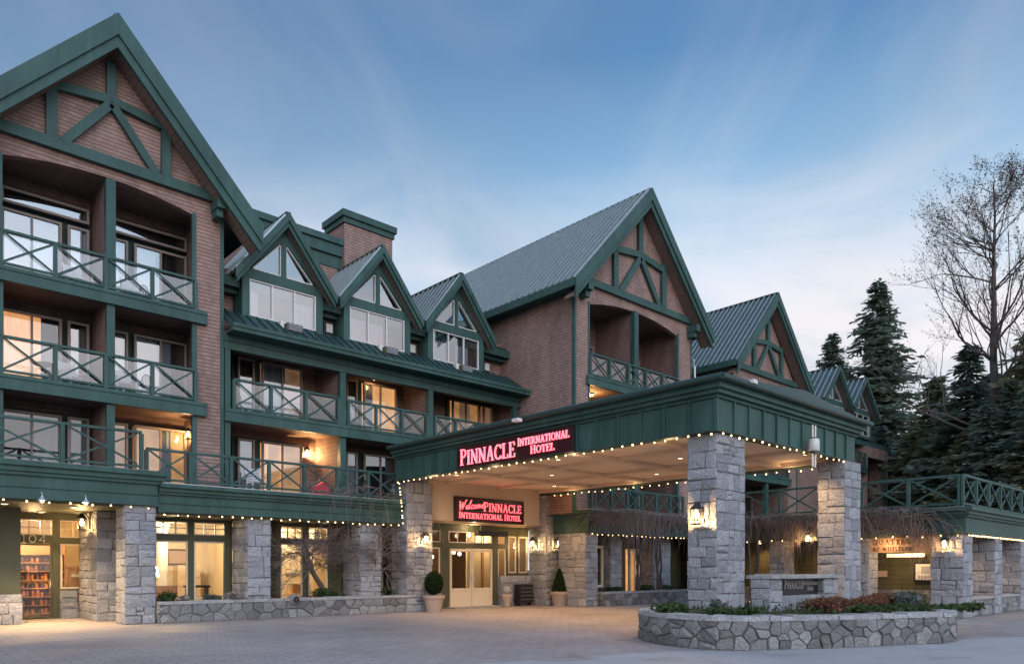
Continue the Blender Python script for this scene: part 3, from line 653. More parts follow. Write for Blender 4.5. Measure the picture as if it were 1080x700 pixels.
for lv, zt in ((4, 11.97), (3, 9.07), (2, 6.17)):
    zb = zt-2.2
    dk = MB(); dk.box(3.5, 5.89, YR+0.1, YR+0.22, zb, zt+(0.75 if lv == 4 else 0.12)); dk.box(6.09, 8.75, YR+0.1, YR+0.22, zb, zt+(0.75 if lv == 4 else 0.12)); HB(dk, 'window_surround', M['surround'])
    if lv == 4:
        window(G1, 3.52, 5.05, zb, zt, YR-0.15, 2, curtains=((0.52, 0.97),)); window(G1, 5.2, 5.78, zb+0.1, zt, YR-0.15, 1, curtains=((0.1, 0.9),))
        window(G1, 6.2, 6.88, zb+0.1, zt, YR-0.15, 1, curtains=((0.1, 0.9),)); window(G1, 7.06, 8.68, zb, zt, YR-0.15, 2, curtains=((0.03, 0.42),))
        window(G1, 3.52, 5.78, zt+0.17, zt+0.62, YR-0.15, 1); window(G1, 6.2, 8.68, zt+0.17, zt+0.62, YR-0.15, 1)
    elif lv == 3:
        window(G1, 3.52, 5.05, zb, zt, YR-0.15, 2, back='dark', curtains=((0.03, 0.66, 'lit'),), glassm='glass_dim'); window(G1, 5.2, 5.78, zb+0.1, zt, YR-0.15, 1)
        window(G1, 6.2, 6.88, zb+0.1, zt, YR-0.15, 1, back='dark_room2', curtains=((0.55, 0.9),)); window(G1, 7.06, 8.68, zb, zt, YR-0.15, 2, back='dark_room2', curtains=((0.03, 0.45), (0.5, 0.72)))
    else:
        window(G1, 3.52, 5.05, zb, zt, YR-0.15, 2, curtains=((0.55, 0.97, 'lace'),), glassm='glass_dim'); window(G1, 5.2, 5.78, zb+0.1, zt, YR-0.15, 1, curtains=((0.1, 0.9, 'lace'),), glassm='glass_dim')
        window(G1, 6.2, 6.88, zb+0.1, zt, YR-0.15, 1, back='lit_dim', glassm='glass_dim'); window(G1, 7.06, 8.68, zb, zt, YR-0.15, 2, back='lit_mid', curtains=((0.5, 0.72),), glassm='glass_dim')

# --- dormer wing ----------------------------------------------------
mb = MB(); mb.box(9.32, 22.6, 25.85, 26.1, 3.9, 9.3)
for x in (9.34, 13.58, 17.54, 22.42): mb.box(x, x+0.18, 24.2, 25.85, 3.9, 9.2)
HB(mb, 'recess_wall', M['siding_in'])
mb = MB(); mb.box(9.34, 22.6, 23.9, 25.85, 9.2, 9.28); HB(mb, 'soffit', M['soffit'])
mb = MB(); mb.box(9.34, 22.58, 23.95, 24.2, 8.75, 9.19); mb.box(9.34, 22.58, 23.90, 23.95, 9.0, 9.19)
HB(mb, 'eave_beam', M['green'])
mb = MB()
for x in (9.42, 13.68, 17.64, 22.3): mb.box(x-0.1+(0.05 if x < 10 else 0), x+0.13, 23.97, 24.19, 4.0, 6.4); mb.box(x-0.1+(0.05 if x < 10 else 0), x+0.13, 23.97, 24.19, 6.75, 8.75)
HB(mb, 'post', M['green'])
bb = balcony_beam(hotel, 9.34, 22.58, 23.86, 6.38, 6.78, 25.85)
railing(bb, (9.66, 23.97), (13.5, 23.97), 6.79, 7.82, 3, lite=True); railing(bb, (13.9, 23.97), (17.46, 23.97), 6.79, 7.78, 3, lite=True); railing(bb, (17.86, 23.97), (22.1, 23.97), 6.79, 7.78, 4, lite=True)
for lv, zt in ((3, 9.0), (2, 6.15)):
    zb = zt-2.15
    dk = MB()
    for xa, xb in ((10.3, 13.0), (14.5, 17.2), (19.8, 22.38)): dk.box(xa, xb, YR+0.1, YR+0.22, zb, zt+0.1)
    HB(dk, 'window_surround', M['surround'])
    k3 = lv == 3
    window(hotel, 10.42, 11.02, zb+0.1, zt, YR-0.15, 1, back='dark_room2', curtains=((0.1, 0.9),) if not k3 else ()); window(hotel, 11.3, 12.86, zb, zt, YR-0.15, 2, back='lit_dim' if k3 else 'lit_mid', curtains=((0.03, 0.6),) if k3 else ((0.0, 0.2, 'lit'), (0.45, 0.56, 'lit')))
    window(hotel, 14.7, 15.2, zb+0.1, zt, YR-0.15, 1, curtains=() if k3 else ((0.1, 0.9),)); window(hotel, 15.5, 17.05, zb, zt, YR-0.15, 2, back='lit' if k3 else 'dark', curtains=((0.0, 0.3),) if k3 else (), glassm='glass_dim' if k3 else 'glass')
    window(hotel, 19.95, 21.5, zb, zt, YR-0.15, 2, back='lit_mid' if k3 else 'dark', curtains=((0.3, 0.7, 'lit_dim'),) if k3 else ()); window(hotel, 21.72, 22.3, zb+0.1, zt, YR-0.15, 1, back='lit_dim' if k3 else 'dark')
# lean-to metal roof with gutter in front of the dormers
mb = MB(); mb.prism([(23.45, 9.42), (24.62, 10.22), (24.62, 10.10), (23.45, 9.30)], 0, 9.36, 22.58)
x = 9.6
while x < 22.5:
    mb.bar((x, 23.46, 9.45), (x, 24.6, 10.235), 0.035, 0.06, up=(0, -0.565, 0.825)); x += 0.36
HB(mb, 'lean_to_roof', M['roof_dark'])
mb = MB(); mb.box(9.36, 22.58, 23.30, 23.45, 9.20, 9.42); mb.box(9.36, 22.58, 23.45, 23.9, 9.2, 9.26); mb.box(9.36, 22.58, 23.26, 23.30, 9.33, 9.44); HB(mb, 'gutter', M['green'])
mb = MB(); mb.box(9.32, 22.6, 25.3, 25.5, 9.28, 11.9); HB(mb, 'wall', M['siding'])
mb = MB(); mb.box(9.34, 22.58, 24.75, 25.3, 11.2, 11.42); mb.box(9.34, 22.58, 24.68, 24.75, 11.12, 11.45); mb.box(9.34, 22.58, 24.95, 25.3, 10.98, 11.2); HB(mb, 'eave_board', M['green'])
mb = MB(); mb.prism([(24.7, 11.45), (31.0, 14.1), (31.0, 13.9), (24.7, 11.32)], 0, 9.36, 22.58)
x = 9.6
while x < 22.5: mb.bar((x, 24.72, 11.49), (x, 30.9, 14.1), 0.035, 0.06, up=(0, -0.39, 0.92)); x += 0.4
HB(mb, 'roof', M['roof_dark'])
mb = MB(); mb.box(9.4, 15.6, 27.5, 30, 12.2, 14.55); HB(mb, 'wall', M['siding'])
mb = MB(); mb.box(9.4, 15.75, 27.35, 30.1, 14.55, 15.0); mb.box(9.4, 15.85, 27.25, 30.15, 15.0, 15.25); mb.box(9.4, 15.6, 27.46, 27.5, 14.05, 14.55); HB(mb, 'parapet', M['green'])
mb = MB(); mb.box(15.6, 17.95, 27.2, 28.7, 12.0, 15.95); HB(mb, 'roof_stack', M['siding'])
mb = MB(); mb.box(15.53, 18.02, 27.13, 28.77, 15.95, 16.18); mb.box(15.45, 18.1, 27.05, 28.85, 16.18, 16.45); HB(mb, 'stack_cap', M['green'])

def dormer(xc, cur, yf=24.5, ypane=24.5, hw=1.5, w=1.24, zb=10.0, ze=11.75, za=13.98, hr=1.82, cmat='curtain', small=False):
    mb = MB(); yb = yf+4.5
    mb.box(xc-hw, xc-w, yf, yf+0.2, zb, ze+0.1); mb.box(xc+w, xc+hw, yf, yf+0.2, zb, ze+0.1)
    mb.box(xc-w, xc+w, yf, yf+0.2, ze-0.28, ze+0.06); mb.box(xc-w, xc+w, yf, yf+0.2, zb, zb+0.2)
    k = (za-ze)/hr
    hh = (za-0.5)-(ze)
    # raking trim round the two triangular lights
    mb.prism([(xc-hw, ze+0.1), (xc-w+0.02, ze+0.1), (xc-0.09, za-0.98), (xc-0.09, za-0.42)], 1, yf, yf+0.2); mb.prism([(xc+hw, ze+0.1), (xc+0.09, za-0.42), (xc+0.09, za-0.98), (xc+w-0.02, ze+0.1)], 1, yf, yf+0.2)
    mb.box(xc-0.09, xc+0.09, yf+0.002, yf+0.2, ze+0.06, za-0.42)
    mb.box(xc-hw, xc-hw+0.12, yf+0.2, yb-2, zb, ze); mb.box(xc+hw-0.12, xc+hw, yf+0.2, yb-2, zb, ze)
    d = mb.build('dormer', M['green'], hotel)
    drop = za-ze+0.15
    gable_roof(d, xc, hr, za-0.02, yf-0.4, yb, ribs=0.36, drop=drop, slope_t=0.12)
    rake(d, xc, hr, za, yf-0.42, drop, 0.30, 0.20, soffit_to=yf)
    gm = 'glass'
    f = MB(); z0, z1 = zb+0.2, ze-0.28; fw = 0.05; x0, x1 = xc-w, xc+w
    for a, b_ in ((x0, x0+fw), (x1-fw, x1)): f.box(a, b_, yf+0.03, yf+0.14, z0, z1)
    f.box(x0+fw, x1-fw, yf+0.03, yf+0.14, z0, z0+fw); f.box(x0+fw, x1-fw, yf+0.03, yf+0.14, z1-fw, z1)
    for i in (1, 2): x = x0+(x1-x0)*i/3; f.box(x-0.03, x+0.03, yf+0.04, yf+0.13, z0+fw, z1-fw)
    for sd in (-1, 1):                                     # thin white frames of the upper triangles
        pts = [(xc+sd*(w-0.12), ze+0.1), (xc+sd*0.11, ze+0.1), (xc+sd*0.11, za-1.04)]
        for p, q in zip(pts, pts[1:]+pts[:1]): f.bar((p[0], yf+0.09, p[1]), (q[0], yf+0.09, q[1]), 0.1, 0.035, up=Vector((-(q[1]-p[1]), 0, q[0]-p[0])))
    f.build('window_frame', M['white'], d)
    for i in range(3):
        a = x0+fw+(x1-x0-2*fw)*i/3; b_ = x0+fw+(x1-x0-2*fw)*(i+1)/3; t = rnd.uniform(-0.005, 0.005)
        p = MB(); p.poly([(a+0.01, yf+0.08+t, z0+fw), (b_-0.01, yf+0.08-t, z0+fw), (b_-0.01, yf+0.08-t, z1-fw), (a+0.01, yf+0.08+t, z1-fw)]); p.build('pane', M[gm], d)
    for sd in (-1, 1):
        p = MB(); p.poly([(xc+sd*(w-0.1), yf+0.1, ze+0.08), (xc+sd*0.1, yf+0.1, ze+0.08), (xc+sd*0.1, yf+0.1, za-1.0)]); p.build('pane', M[gm], d)
    r = MB(); r.box(xc-hw+0.13, xc+hw-0.13, yf+0.6, yf+0.65, zb, ze); r.prism([(xc-hw+0.13, ze), (xc+hw-0.13, ze), (xc, za-0.5)], 1, yf+0.6, yf+0.65); r.build('room_backing', M['dark'], d)
    for k_, c in enumerate(cur):
        cm = MB(); curtain_mesh(cm, x0+(x1-x0)*c[0], x0+(x1-x0)*c[1], yf+0.24, z0-0.02, z1+0.02, k_); cm.build('curtain', M[c[2] if len(c) > 2 else cmat], d)
    return d
dormer(11.66, ((0.02, 0.16), (0.70, 0.98)))
dormer(15.52, ((0.02, 0.66),), cmat='curtain_pink')
dormer(19.40, ((0.02, 0.40), (0.55, 0.82)))

# --- middle gable wing ----------------------------------------------
gable_front(hotel, 26.85, 20.7, 22.6, 31.1, 23.45, 30.0, 3.9, 12.75, 0.42, 13.4, 18.6, 1.09)
gable_roof(hotel, 26.95, 5.0, 18.58, 20.0, 34, drop=5.3, ribs=0.36, rib_w=0.11, rib_h=0.10)
rake(hotel, 26.95, 5.0, 18.62, 19.95, 5.3, 0.55, 0.30, soffit_to=20.7)
truss(hotel, 26.9, 20.60, 13.68, 3.95, 17.5, 1.16, ch=0.30)
mb = MB()
for x in (23.0, 30.85): mb.box(x-0.15, x+0.15, 20.12, 20.695, 13.1, 13.42); mb.box(x-0.12, x+0.12, 20.3, 20.69, 12.85, 13.1)
HB(mb, 'bracket', M['green'])
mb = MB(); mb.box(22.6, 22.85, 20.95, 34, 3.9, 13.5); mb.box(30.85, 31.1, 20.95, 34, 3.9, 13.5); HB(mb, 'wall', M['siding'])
mb = MB(); mb.box(21.93, 22.02, 20.1, 34, 13.0, 13.32); mb.box(22.02, 22.6, 20.1, 34, 13.06, 13.12); HB(mb, 'eave_board', M['green'])
mb = MB(); mb.box(22.575, 22.70, 20.675, 20.72, 3.9, 13.1); mb.box(22.575, 22.6, 20.72, 20.82, 3.9, 13.1); mb.box(31.0, 31.115, 20.675, 20.72, 3.9, 13.1)
mb.box(29.88, 30.02, 20.66, 20.8, 9.7, 12.9); mb.box(29.88, 30.02, 20.66, 20.8, 4.0, 9.34); mb.box(23.44, 23.52, 20.66, 20.8, 4.0, 9.34); mb.box(23.44, 23.52, 20.66, 20.8, 9.7, 12.85)
HB(mb, 'corner_trim', M['green'])
mb = MB(); mb.box(26.52, 26.82, 20.64, 20.86, 9.7, 13.2); mb.box(26.52, 26.8, 20.64, 20.86, 6.8, 9.34); mb.box(26.52, 26.8, 20.64, 20.86, 4.0, 6.4); HB(mb, 'post', M['green'])
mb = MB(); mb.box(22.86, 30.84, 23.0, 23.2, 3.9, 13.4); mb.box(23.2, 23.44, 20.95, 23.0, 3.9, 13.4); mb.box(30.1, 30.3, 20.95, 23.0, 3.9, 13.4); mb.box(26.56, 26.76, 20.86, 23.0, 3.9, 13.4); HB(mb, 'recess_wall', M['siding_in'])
mb = MB(); mb.box(23.2, 30.3, 20.95, 23.0, 13.25, 13.38); HB(mb, 'soffit', M['soffit'])
bb = balcony_beam(hotel, 23.3, 30.15, 20.56, 9.34, 9.72, 23.0); railing(bb, (23.55, 20.66), (29.95, 20.66), 9.73, 10.72, 5, lite=True)
bb = balcony_beam(hotel, 23.3, 30.15, 20.56, 6.42, 6.8, 23.0); railing(bb, (23.55, 20.66), (29.95, 20.66), 6.81, 7.85, 5)
for zt in (11.95, 9.05, 6.15):
    for xa, xb, nm in ((23.7, 25.4, 2), (25.6, 26.2, 1), (27.1, 27.7, 1), (27.95, 29.7, 2)):
        window(hotel, xa, xb, zt-2.15, zt, 22.78, nm, back='dark', curtains=((0.1, 0.9),) if nm == 1 else ())

# --- far gable wing, dormers and end wall ---------------------------
gable_front(hotel, 38.5, 20.7, 34.9, 42.1, 36.0, 41.0, 3.9, 11.35, 0.4, 12.15, 16.8, 1.10)
gable_roof(hotel, 38.5, 4.2, 16.86, 20.0, 31, drop=4.5, ribs=0.32)
rake(hotel, 38.5, 4.2, 16.9, 19.95, 4.5, 0.48, 0.26, soffit_to=20.7)
truss(hotel, 38.5, 20.60, 12.4, 3.4, 15.9, 1.0, ch=0.30)
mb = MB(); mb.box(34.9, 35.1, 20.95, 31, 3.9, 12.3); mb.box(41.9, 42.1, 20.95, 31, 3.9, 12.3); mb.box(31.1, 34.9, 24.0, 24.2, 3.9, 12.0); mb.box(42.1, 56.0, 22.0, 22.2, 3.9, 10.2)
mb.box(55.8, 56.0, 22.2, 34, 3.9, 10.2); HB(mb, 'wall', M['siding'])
mb = MB(); mb.box(34.2, 34.32, 20.1, 31, 12.1, 12.42); mb.box(34.32, 34.9, 20.1, 31, 12.16, 12.22); HB(mb, 'eave_board', M['green'])
mb = MB(); mb.prism([(23.3, 11.8), (31, 17.2), (31, 17.0), (23.3, 11.65)], 0, 31.12, 34.88); mb.prism([(21.0, 10.35), (31, 16.0), (31, 15.8), (21.0, 10.2)], 0, 42.15, 57.0)
x = 42.4
while x < 57: mb.bar((x, 21.02, 10.4), (x, 30.9, 15.98), 0.04, 0.07, up=(0, -0.49, 0.87)); x += 0.45
HB(mb, 'roof', M['roof_dark'])
mb = MB(); mb.box(42.15, 57.05, 20.85, 21.0, 10.05, 10.42); mb.box(42.15, 57.0, 21.0, 22.0, 10.05, 10.12); mb.box(31.12, 34.88, 23.2, 23.3, 11.6, 11.95); HB(mb, 'gutter', M['green'])
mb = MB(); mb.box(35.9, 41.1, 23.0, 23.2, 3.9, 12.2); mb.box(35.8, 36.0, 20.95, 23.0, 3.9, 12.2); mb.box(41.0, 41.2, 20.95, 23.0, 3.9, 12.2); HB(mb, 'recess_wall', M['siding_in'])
mb = MB(); mb.box(35.8, 41.2, 20.95, 23, 11.85, 11.95); HB(mb, 'soffit', M['soffit'])
mb = MB(); mb.box(38.38, 38.62, 20.64, 20.86, 4.0, 11.75); mb.box(34.89, 35.0, 20.675, 20.72, 3.9, 12.0); mb.box(42.0, 42.11, 20.675, 20.72, 3.9, 12.0); HB(mb, 'post', M['green'])
bb = balcony_beam(hotel, 35.85, 41.15, 20.56, 9.0, 9.36, 23.0); railing(bb, (36.05, 20.66), (40.95, 20.66), 9.37, 10.35, 4)
bb = balcony_beam(hotel, 35.85, 41.15, 20.56, 6.4, 6.8, 23.0); railing(bb, (36.05, 20.66), (40.95, 20.66), 6.81, 7.8, 4)
for zt in (8.6, 5.9):
    for xa, xb, nm in ((36.3, 38.0, 2), (39.0, 40.7, 2)): window(hotel, xa, xb, zt-2.1, zt, 22.78, nm, back='lit_mid' if zt > 8 else 'dark')
for xc, cur in ((47.3, ((0.3, 0.7, 'lit'),)), (51.45, ((0.1, 0.4),))):
    dormer(xc, cur, yf=20.75, hw=1.75, w=1.45, zb=10.5, ze=12.4, za=14.55, hr=2.12)
# end balcony bay
mb = MB(); mb.box(52.2, 52.45, 20.7, 22.0, 3.9, 10.05); mb.box(55.75, 56.0, 20.7, 22.0, 3.9, 10.05); mb.box(52.45, 55.75, 20.7, 20.9, 9.3, 10.05); HB(mb, 'wall', M['siding'])
mb = MB(); mb.box(55.5, 55.74, 20.72, 20.9, 6.2, 9.3); HB(mb, 'post', M['green'])
bb = balcony_beam(hotel, 48.0, 52.2, 20.6, 8.1, 8.5, 22.0); railing(bb, (48.1, 20.7), (52.1, 20.7), 8.51, 9.5, 4)
mb = MB(); mb.box(52.5, 55.7, 21.9, 21.96, 4, 9.3); HB(mb, 'window_surround', M['dark'])  # dark sheet standing for the shade inside the balcony opening, no window here
# hidden mass behind the rooms
mb = MB(); mb.box(9.4, 22.5, 26.2, 33, 3.95, 9.2); mb.box(23, 30.8, 23.3, 33, 3.95, 13.2); mb.box(35.2, 41.8, 23.3, 31, 3.95, 12.0); HB(mb, 'core', M['dark'])

# ------------------------------------------------------------------ ground storey
def cornice(parent, x0, x1, y, z0, z1, yb, end_left=False, end_right=False, name='fascia', front=True, e=0.0):
    """deep green fascia with a stepped cornice, running along X"""
    mb = MB(); H = z1-z0
    xl = lambda k: x0-(k if end_left else 0); xr = lambda k: x1+(k if end_right else 0)
    mb.box(x0, x1, y, yb, z0, z0+H*0.62)
    mb.box(xl(0.04), xr(0.04), y-0.04, yb, z0+H*0.30, z0+H*0.33)
    mb.box(xl(0.08), xr(0.08), y-0.08, yb, z0+H*0.62, z0+H*0.72); mb.box(xl(0.15), xr(0.15), y-0.15, yb, z0+H*0.72, z0+H*0.86); mb.box(xl(0.24), xr(0.24), y-0.24, yb, z0+H*0.86, z1)
    mb.box(x0, x1, y-0.02, y, z0-0.03, z0+0.05)
    return mb.build(name, M['green'], parent)
cornice(hotel, -14, 6.85, 22.45, 3.38, 4.34, 24.24, end_right=True)
cornice(hotel, 6.87, 15.3, 22.5, 3.22, 4.02, 23.98)
mb = MB(); mb.box(-14, 6.83, 22.6, 27.3, 3.30, 3.37); mb.box(6.9, 15.2, 22.6, 24.2, 3.14, 3.20); HB(mb, 'soffit', M['green_dark'])
t1 = MB(); t1.box(-14, 6.8, 22.5, 25.85, 4.345, 4.38); t1.box(6.9, 15.25, 22.5, 25.85, 4.03, 4.07); t1.box(15.25, 22.55, 22.82, 25.85, 4.03, 4.07); terrace = HB(t1, 'terrace_deck', M['zinc'])
railing(terrace, (-1.4, 22.6), (6.45, 22.6), 4.39, 5.48, 4); railing(terrace, (6.62, 22.72), (15.2, 22.72), 4.08, 5.06, 7)
# stone piers of the left arcade
stone_pier('stone_pier', 5.97, 6.83, 22.48, 23.4, 0, 3.37, hotel, 3)
stone_pier('stone_pier', 5.75, 6.6, 24.5, 26.7, 0, 3.30, hotel, 4)
stone_pier('stone_pier', 9.55, 10.35, 22.62, 23.9, 0, 3.2, hotel, 5)
stone_pier('stone_pier', 13.6, 14.5, 22.62, 23.9, 0, 3.2, hotel, 6)
stone_pier('stone_pier', 15.3, 16.5, 22.25, 23.3, 0, 4.74, hotel, 7)
stone_pier('stone_pier', 22.4, 23.4, 22.15, 23.25, 0, 4.72, hotel, 8)
stone_pier('stone_pier', 1.9, 3.95, 24.7, 26.8, 0, 0.85, hotel, 9)
stone_pier('stone_wall', 5.25, 5.75, 26.62, 26.95, 0, 0.88, hotel, 10)
mb = MB(); mb.box(2.0, 3.92, 24.95, 26.75, 0.86, 3.3); mb.box(-14, 2.0, 24.95, 25.3, 0, 3.3); HB(mb, 'wall', M['green_dark'])

# recessed corner shop front (number 104)
shop = MB(); Y = 26.8
shop.box(3.92, 4.12, Y, Y+0.12, 0, 3.3); shop.box(5.06, 5.26, Y, Y+0.12, 0, 3.3); shop.box(4.12, 5.06, Y, Y+0.12, 2.36, 2.62); shop.box(4.12, 5.06, Y, Y+0.12, 3.1, 3.3)
shop.box(5.26, 6.5, Y, Y+0.12, 2.36, 2.56); shop.box(5.26, 6.5, Y, Y+0.12, 3.1, 3.3); shop.box(5.26, 6.5, Y, Y+0.12, 0.88, 0.93)
sf = HB(shop, 'shop_front', M['green_dark'])
def muntins(parent, x0, x1, z0, z1, Y, nx, nz, mat='cream_door', w=0.035, name='transom'):
    mb = MB(); mb.box(x0, x0+w, Y, Y+0.05, z0, z1); mb.box(x1-w, x1, Y, Y+0.05, z0, z1); mb.box(x0+w, x1-w, Y, Y+0.05, z0, z0+w); mb.box(x0+w, x1-w, Y, Y+0.05, z1-w, z1)
    for i in range(1, nx): x = x0+(x1-x0)*i/nx; mb.box(x-w/2, x+w/2, Y+0.003, Y+0.047, z0+w, z1-w)
    for i in range(1, nz): z = z0+(z1-z0)*i/nz; mb.box(x0+w, x1-w, Y+0.005, Y+0.045, z-w/2, z+w/2)
    o = mb.build(name, M[mat], parent)
    p = MB(); p.poly([(x0+w, Y+0.025, z0+w), (x1-w, Y+0.025, z0+w), (x1-w, Y+0.025, z1-w), (x0+w, Y+0.025, z1-w)]); p.build('pane', M['shopglass'], o)
    return o
muntins(hotel, 4.12, 5.06, 2.62, 3.1, Y+0.02, 3, 2); muntins(hotel, 5.26, 6.4, 2.56, 3.1, Y+0.02, 3, 2)
muntins(hotel, 5.27, 6.4, 0.93, 2.36, Y+0.02, 1, 1, name='shop_window', w=0.06)
muntins(hotel, 4.13, 5.05, 0.02, 2.35, Y+0.03, 1, 1, name='shop_door', w=0.05, mat='green_dark')
room = MB(); room.box(2.6, 6.9, 30.0, 30.1, 0, 3.3); room.box(2.5, 2.6, 26.95, 30.1, 0, 3.3); room.box(6.75, 6.85, 26.95, 30.1, 0, 3.3); room.box(2.6, 6.75, 26.95, 30, 3.22, 3.28); HB(room, 'shop_room', M['plaster'])
room = MB(); room.box(2.6, 6.75, 26.93, 30, 0.005, 0.02); HB(room, 'shop_floor', M['intfloor'])
# long lounge behind the planter
Y = 24.0
lf = MB()
for x in (7.0, 8.28, 9.42): lf.box(x-0.06 if x > 7.1 else x-0.1, x+0.12, Y, Y+0.1, 0.55, 3.15)
lf.box(7.12, 9.42, Y+0.002, Y+0.098, 2.44, 2.64); lf.box(7.12, 9.42, Y+0.002, Y+0.098, 3.05, 3.15)
lf.box(11.15, 11.30, Y, Y+0.1, 0.55, 3.15); lf.box(12.12, 12.34, Y, Y+0.1, 0.55, 3.15); lf.box(13.1, 13.22, Y, Y+0.1, 0.55, 3.15); lf.box(11.3, 13.1, Y+0.002, Y+0.098, 2.44, 2.60); lf.box(11.3, 13.1, Y+0.002, Y+0.098, 3.05, 3.15)
lf.box(14.5, 14.62, Y, Y+0.1, 0.5, 3.15); lf.box(14.95, 15.35, Y, Y+0.1, 0.0, 3.15)
HB(lf, 'shop_front', M['green_dark'])
for xa, xb in ((7.12, 8.22), (8.40, 9.42)): muntins(hotel, xa, xb, 2.64, 3.05, Y+0.02, 3, 2); muntins(hotel, xa, xb, 0.62, 2.44, Y+0.02, 1, 1, name='shop_window', w=0.05)
for xa, xb in ((11.3, 12.12), (12.34, 13.1)): muntins(hotel, xa, xb, 2.60, 3.05, Y+0.02, 3, 2); muntins(hotel, xa, xb, 0.62, 2.44, Y+0.02, 1, 1, name='shop_window', w=0.05)
mb = MB(); mb.box(13.22, 14.5, Y+0.01, Y+0.12, 0, 3.15); mb.box(9.54, 9.62, Y, Y+0.1, 0, 3.15); mb.box(10.3, 11.15, Y+0.01, Y+0.12, 0, 3.15); HB(mb, 'wall', M['olive'])
mb = MB(); mb.box(6.85, 15.3, Y, Y+0.11, 0, 0.55); HB(mb, 'stone_base', M['rubble'])
room = MB(); room.box(6.9, 15.8, 28.4, 28.5, 0, 3.2); room.box(15.4, 15.5, 24.12, 28.4, 0, 3.2); room.box(6.9, 7.0, 24.12, 28.4, 0, 3.2); room.box(7.0, 15.4, 24.12, 28.4, 3.16, 3.2); room.box(10.4, 10.5, 24.2, 28.3, 0.02, 3.15); HB(room, 'lounge_room', M['plaster'])
room = MB(); room.box(7.0, 15.4, 24.12, 28.4, 0.005, 0.02); HB(room, 'lounge_floor', M['intfloor'])
for x, e in ((8.4, 230), (11.9, 230), (14.0, 90)): light('lounge_light', (x, 25.9, 2.9), e, (1.0, 0.76, 0.45), 0.25, hotel)
for x, y in ((3.3, 23.3), (4.9, 23.3), (4.6, 25.9)):
    d = MB(); d.lathe([(0.11, 3.299), (0.11, 3.27), (0.08, 3.265)], x, y, 14); o = d.build('downlight', M['white'], hotel)
    d = MB(); d.lathe([(0.075, 3.29), (0.075, 3.262), (0.03, 3.255)], x, y, 12); d.build('lamp', M['lamp_soft'], o)
    light('downlight_beam', (x, y, 3.23), 520, (1.0, 0.66, 0.34), 0.08, hotel, 'SPOT', spot=R(100), rot=(0, 0, 0), blend=0.8)
light('shop_fill', (4.3, 27.0, 2.25), 36, (1.0, 0.60, 0.26), 0.1, hotel); light('shop_fill', (4.9, 27.0, 1.1), 12, (1.0, 0.60, 0.26), 0.1, hotel); light('shop_fill', (4.6, 27.15, 3.0), 120, (1.0, 0.62, 0.30), 0.15, hotel); light('shop_fill', (5.9, 27.1, 3.0), 30, (1.0, 0.66, 0.34), 0.15, hotel)  # unseen points with no fixture, the low pair added to brighten the shelf

# entrance wall and lobby
mb = MB(); mb.box(16.5, 22.4, 22.55, 22.8, 3.42, 5.05); mb.box(16.5, 22.4, 22.8, 23.4, 3.36, 3.42); HB(mb, 'entrance_wall', M['cream'])
Y = 23.25
ef = MB()
for xa, xb in ((16.5, 16.62), (17.62, 18.0), (20.35, 20.62), (21.12, 21.22)): ef.box(xa, xb, Y, Y+0.14, 0, 3.4)
ef.box(16.62, 17.62, Y+0.002, Y+0.138, 2.42, 2.62); ef.box(18.0, 20.35, Y+0.002, Y+0.138, 2.40, 2.62); ef.box(16.62, 20.35, Y+0.004, Y+0.136, 3.08, 3.4); ef.box(20.62, 21.12, Y+0.002, Y+0.138, 2.42, 2.62); ef.box(20.62, 22.4, Y+0.004, Y+0.136, 2.98, 3.4); ef.box(21.22, 22.4, Y+0.004, Y+0.136, 1.30, 1.38)
ef.box(21.72, 21.82, Y+0.006, Y+0.13, 1.38, 2.98)
HB(ef, 'entrance_frame', M['green_dark'])
muntins(hotel, 18.02, 20.33, 2.62, 3.08, Y+0.03, 5, 1); muntins(hotel, 16.62, 17.62, 2.62, 3.08, Y+0.03, 1, 1)
muntins(hotel, 16.64, 17.6, 0.1, 2.42, Y+0.03, 2, 1, w=0.07, name='side_light'); muntins(hotel, 20.64, 21.1, 0.5, 2.42, Y+0.03, 1, 1, w=0.05, name='side_light')
muntins(hotel, 21.24, 21.7, 1.40, 2.96, Y+0.03, 1, 1, w=0.05, name='side_light'); muntins(hotel, 21.84, 22.36, 1.40, 2.96, Y+0.03, 1, 1, w=0.05, name='side_light')
stone_pier('stone_wall', 20.66, 22.42, 23.1, 23.4, 0, 1.28, hotel, 12)
stone_pier('stone_wall', 16.5, 17.55, 23.05, 23.24, 0, 0.62, hotel, 13)
for k, (xa, xb) in enumerate(((18.06, 19.16), (19.19, 20.29))):
    dmb = MB(); st = 0.085
    dmb.box(xa, xa+st, Y-0.02, Y+0.05, 0.05, 2.38); dmb.box(xb-st, xb, Y-0.02, Y+0.05, 0.05, 2.38); dmb.box(xa+st, xb-st, Y-0.02, Y+0.05, 2.26, 2.38); dmb.box(xa+st, xb-st, Y-0.02, Y+0.05, 0.05, 0.2); dmb.box(xa+st, xb-st, Y-0.018, Y+0.048, 0.70, 0.79); dmb.box(xa+st, xb-st, Y+0.0, Y+0.03, 0.2, 0.70)
    d = HB(dmb, 'entrance_door', M['cream_door'])
    p = MB(); p.poly([(xa+st, Y+0.015, 0.79), (xb-st, Y+0.015, 0.79), (xb-st, Y+0.015, 2.26), (xa+st, Y+0.015, 2.26)]); p.build('pane', M['shopglass'], d)
    h = MB(); hx = xb-0.07 if k == 0 else xa+0.07; h.tube([(hx, Y-0.02, 1.0), (hx, Y-0.09, 1.02), (hx, Y-0.09, 1.32), (hx, Y-0.02, 1.34)], 0.014); h.build('handle', M['zinc'], d)
mb = MB(); mb.box(17.9, 20.45, 22.7, 23.24, 0.004, 0.05); HB(mb, 'threshold', M['coping'])
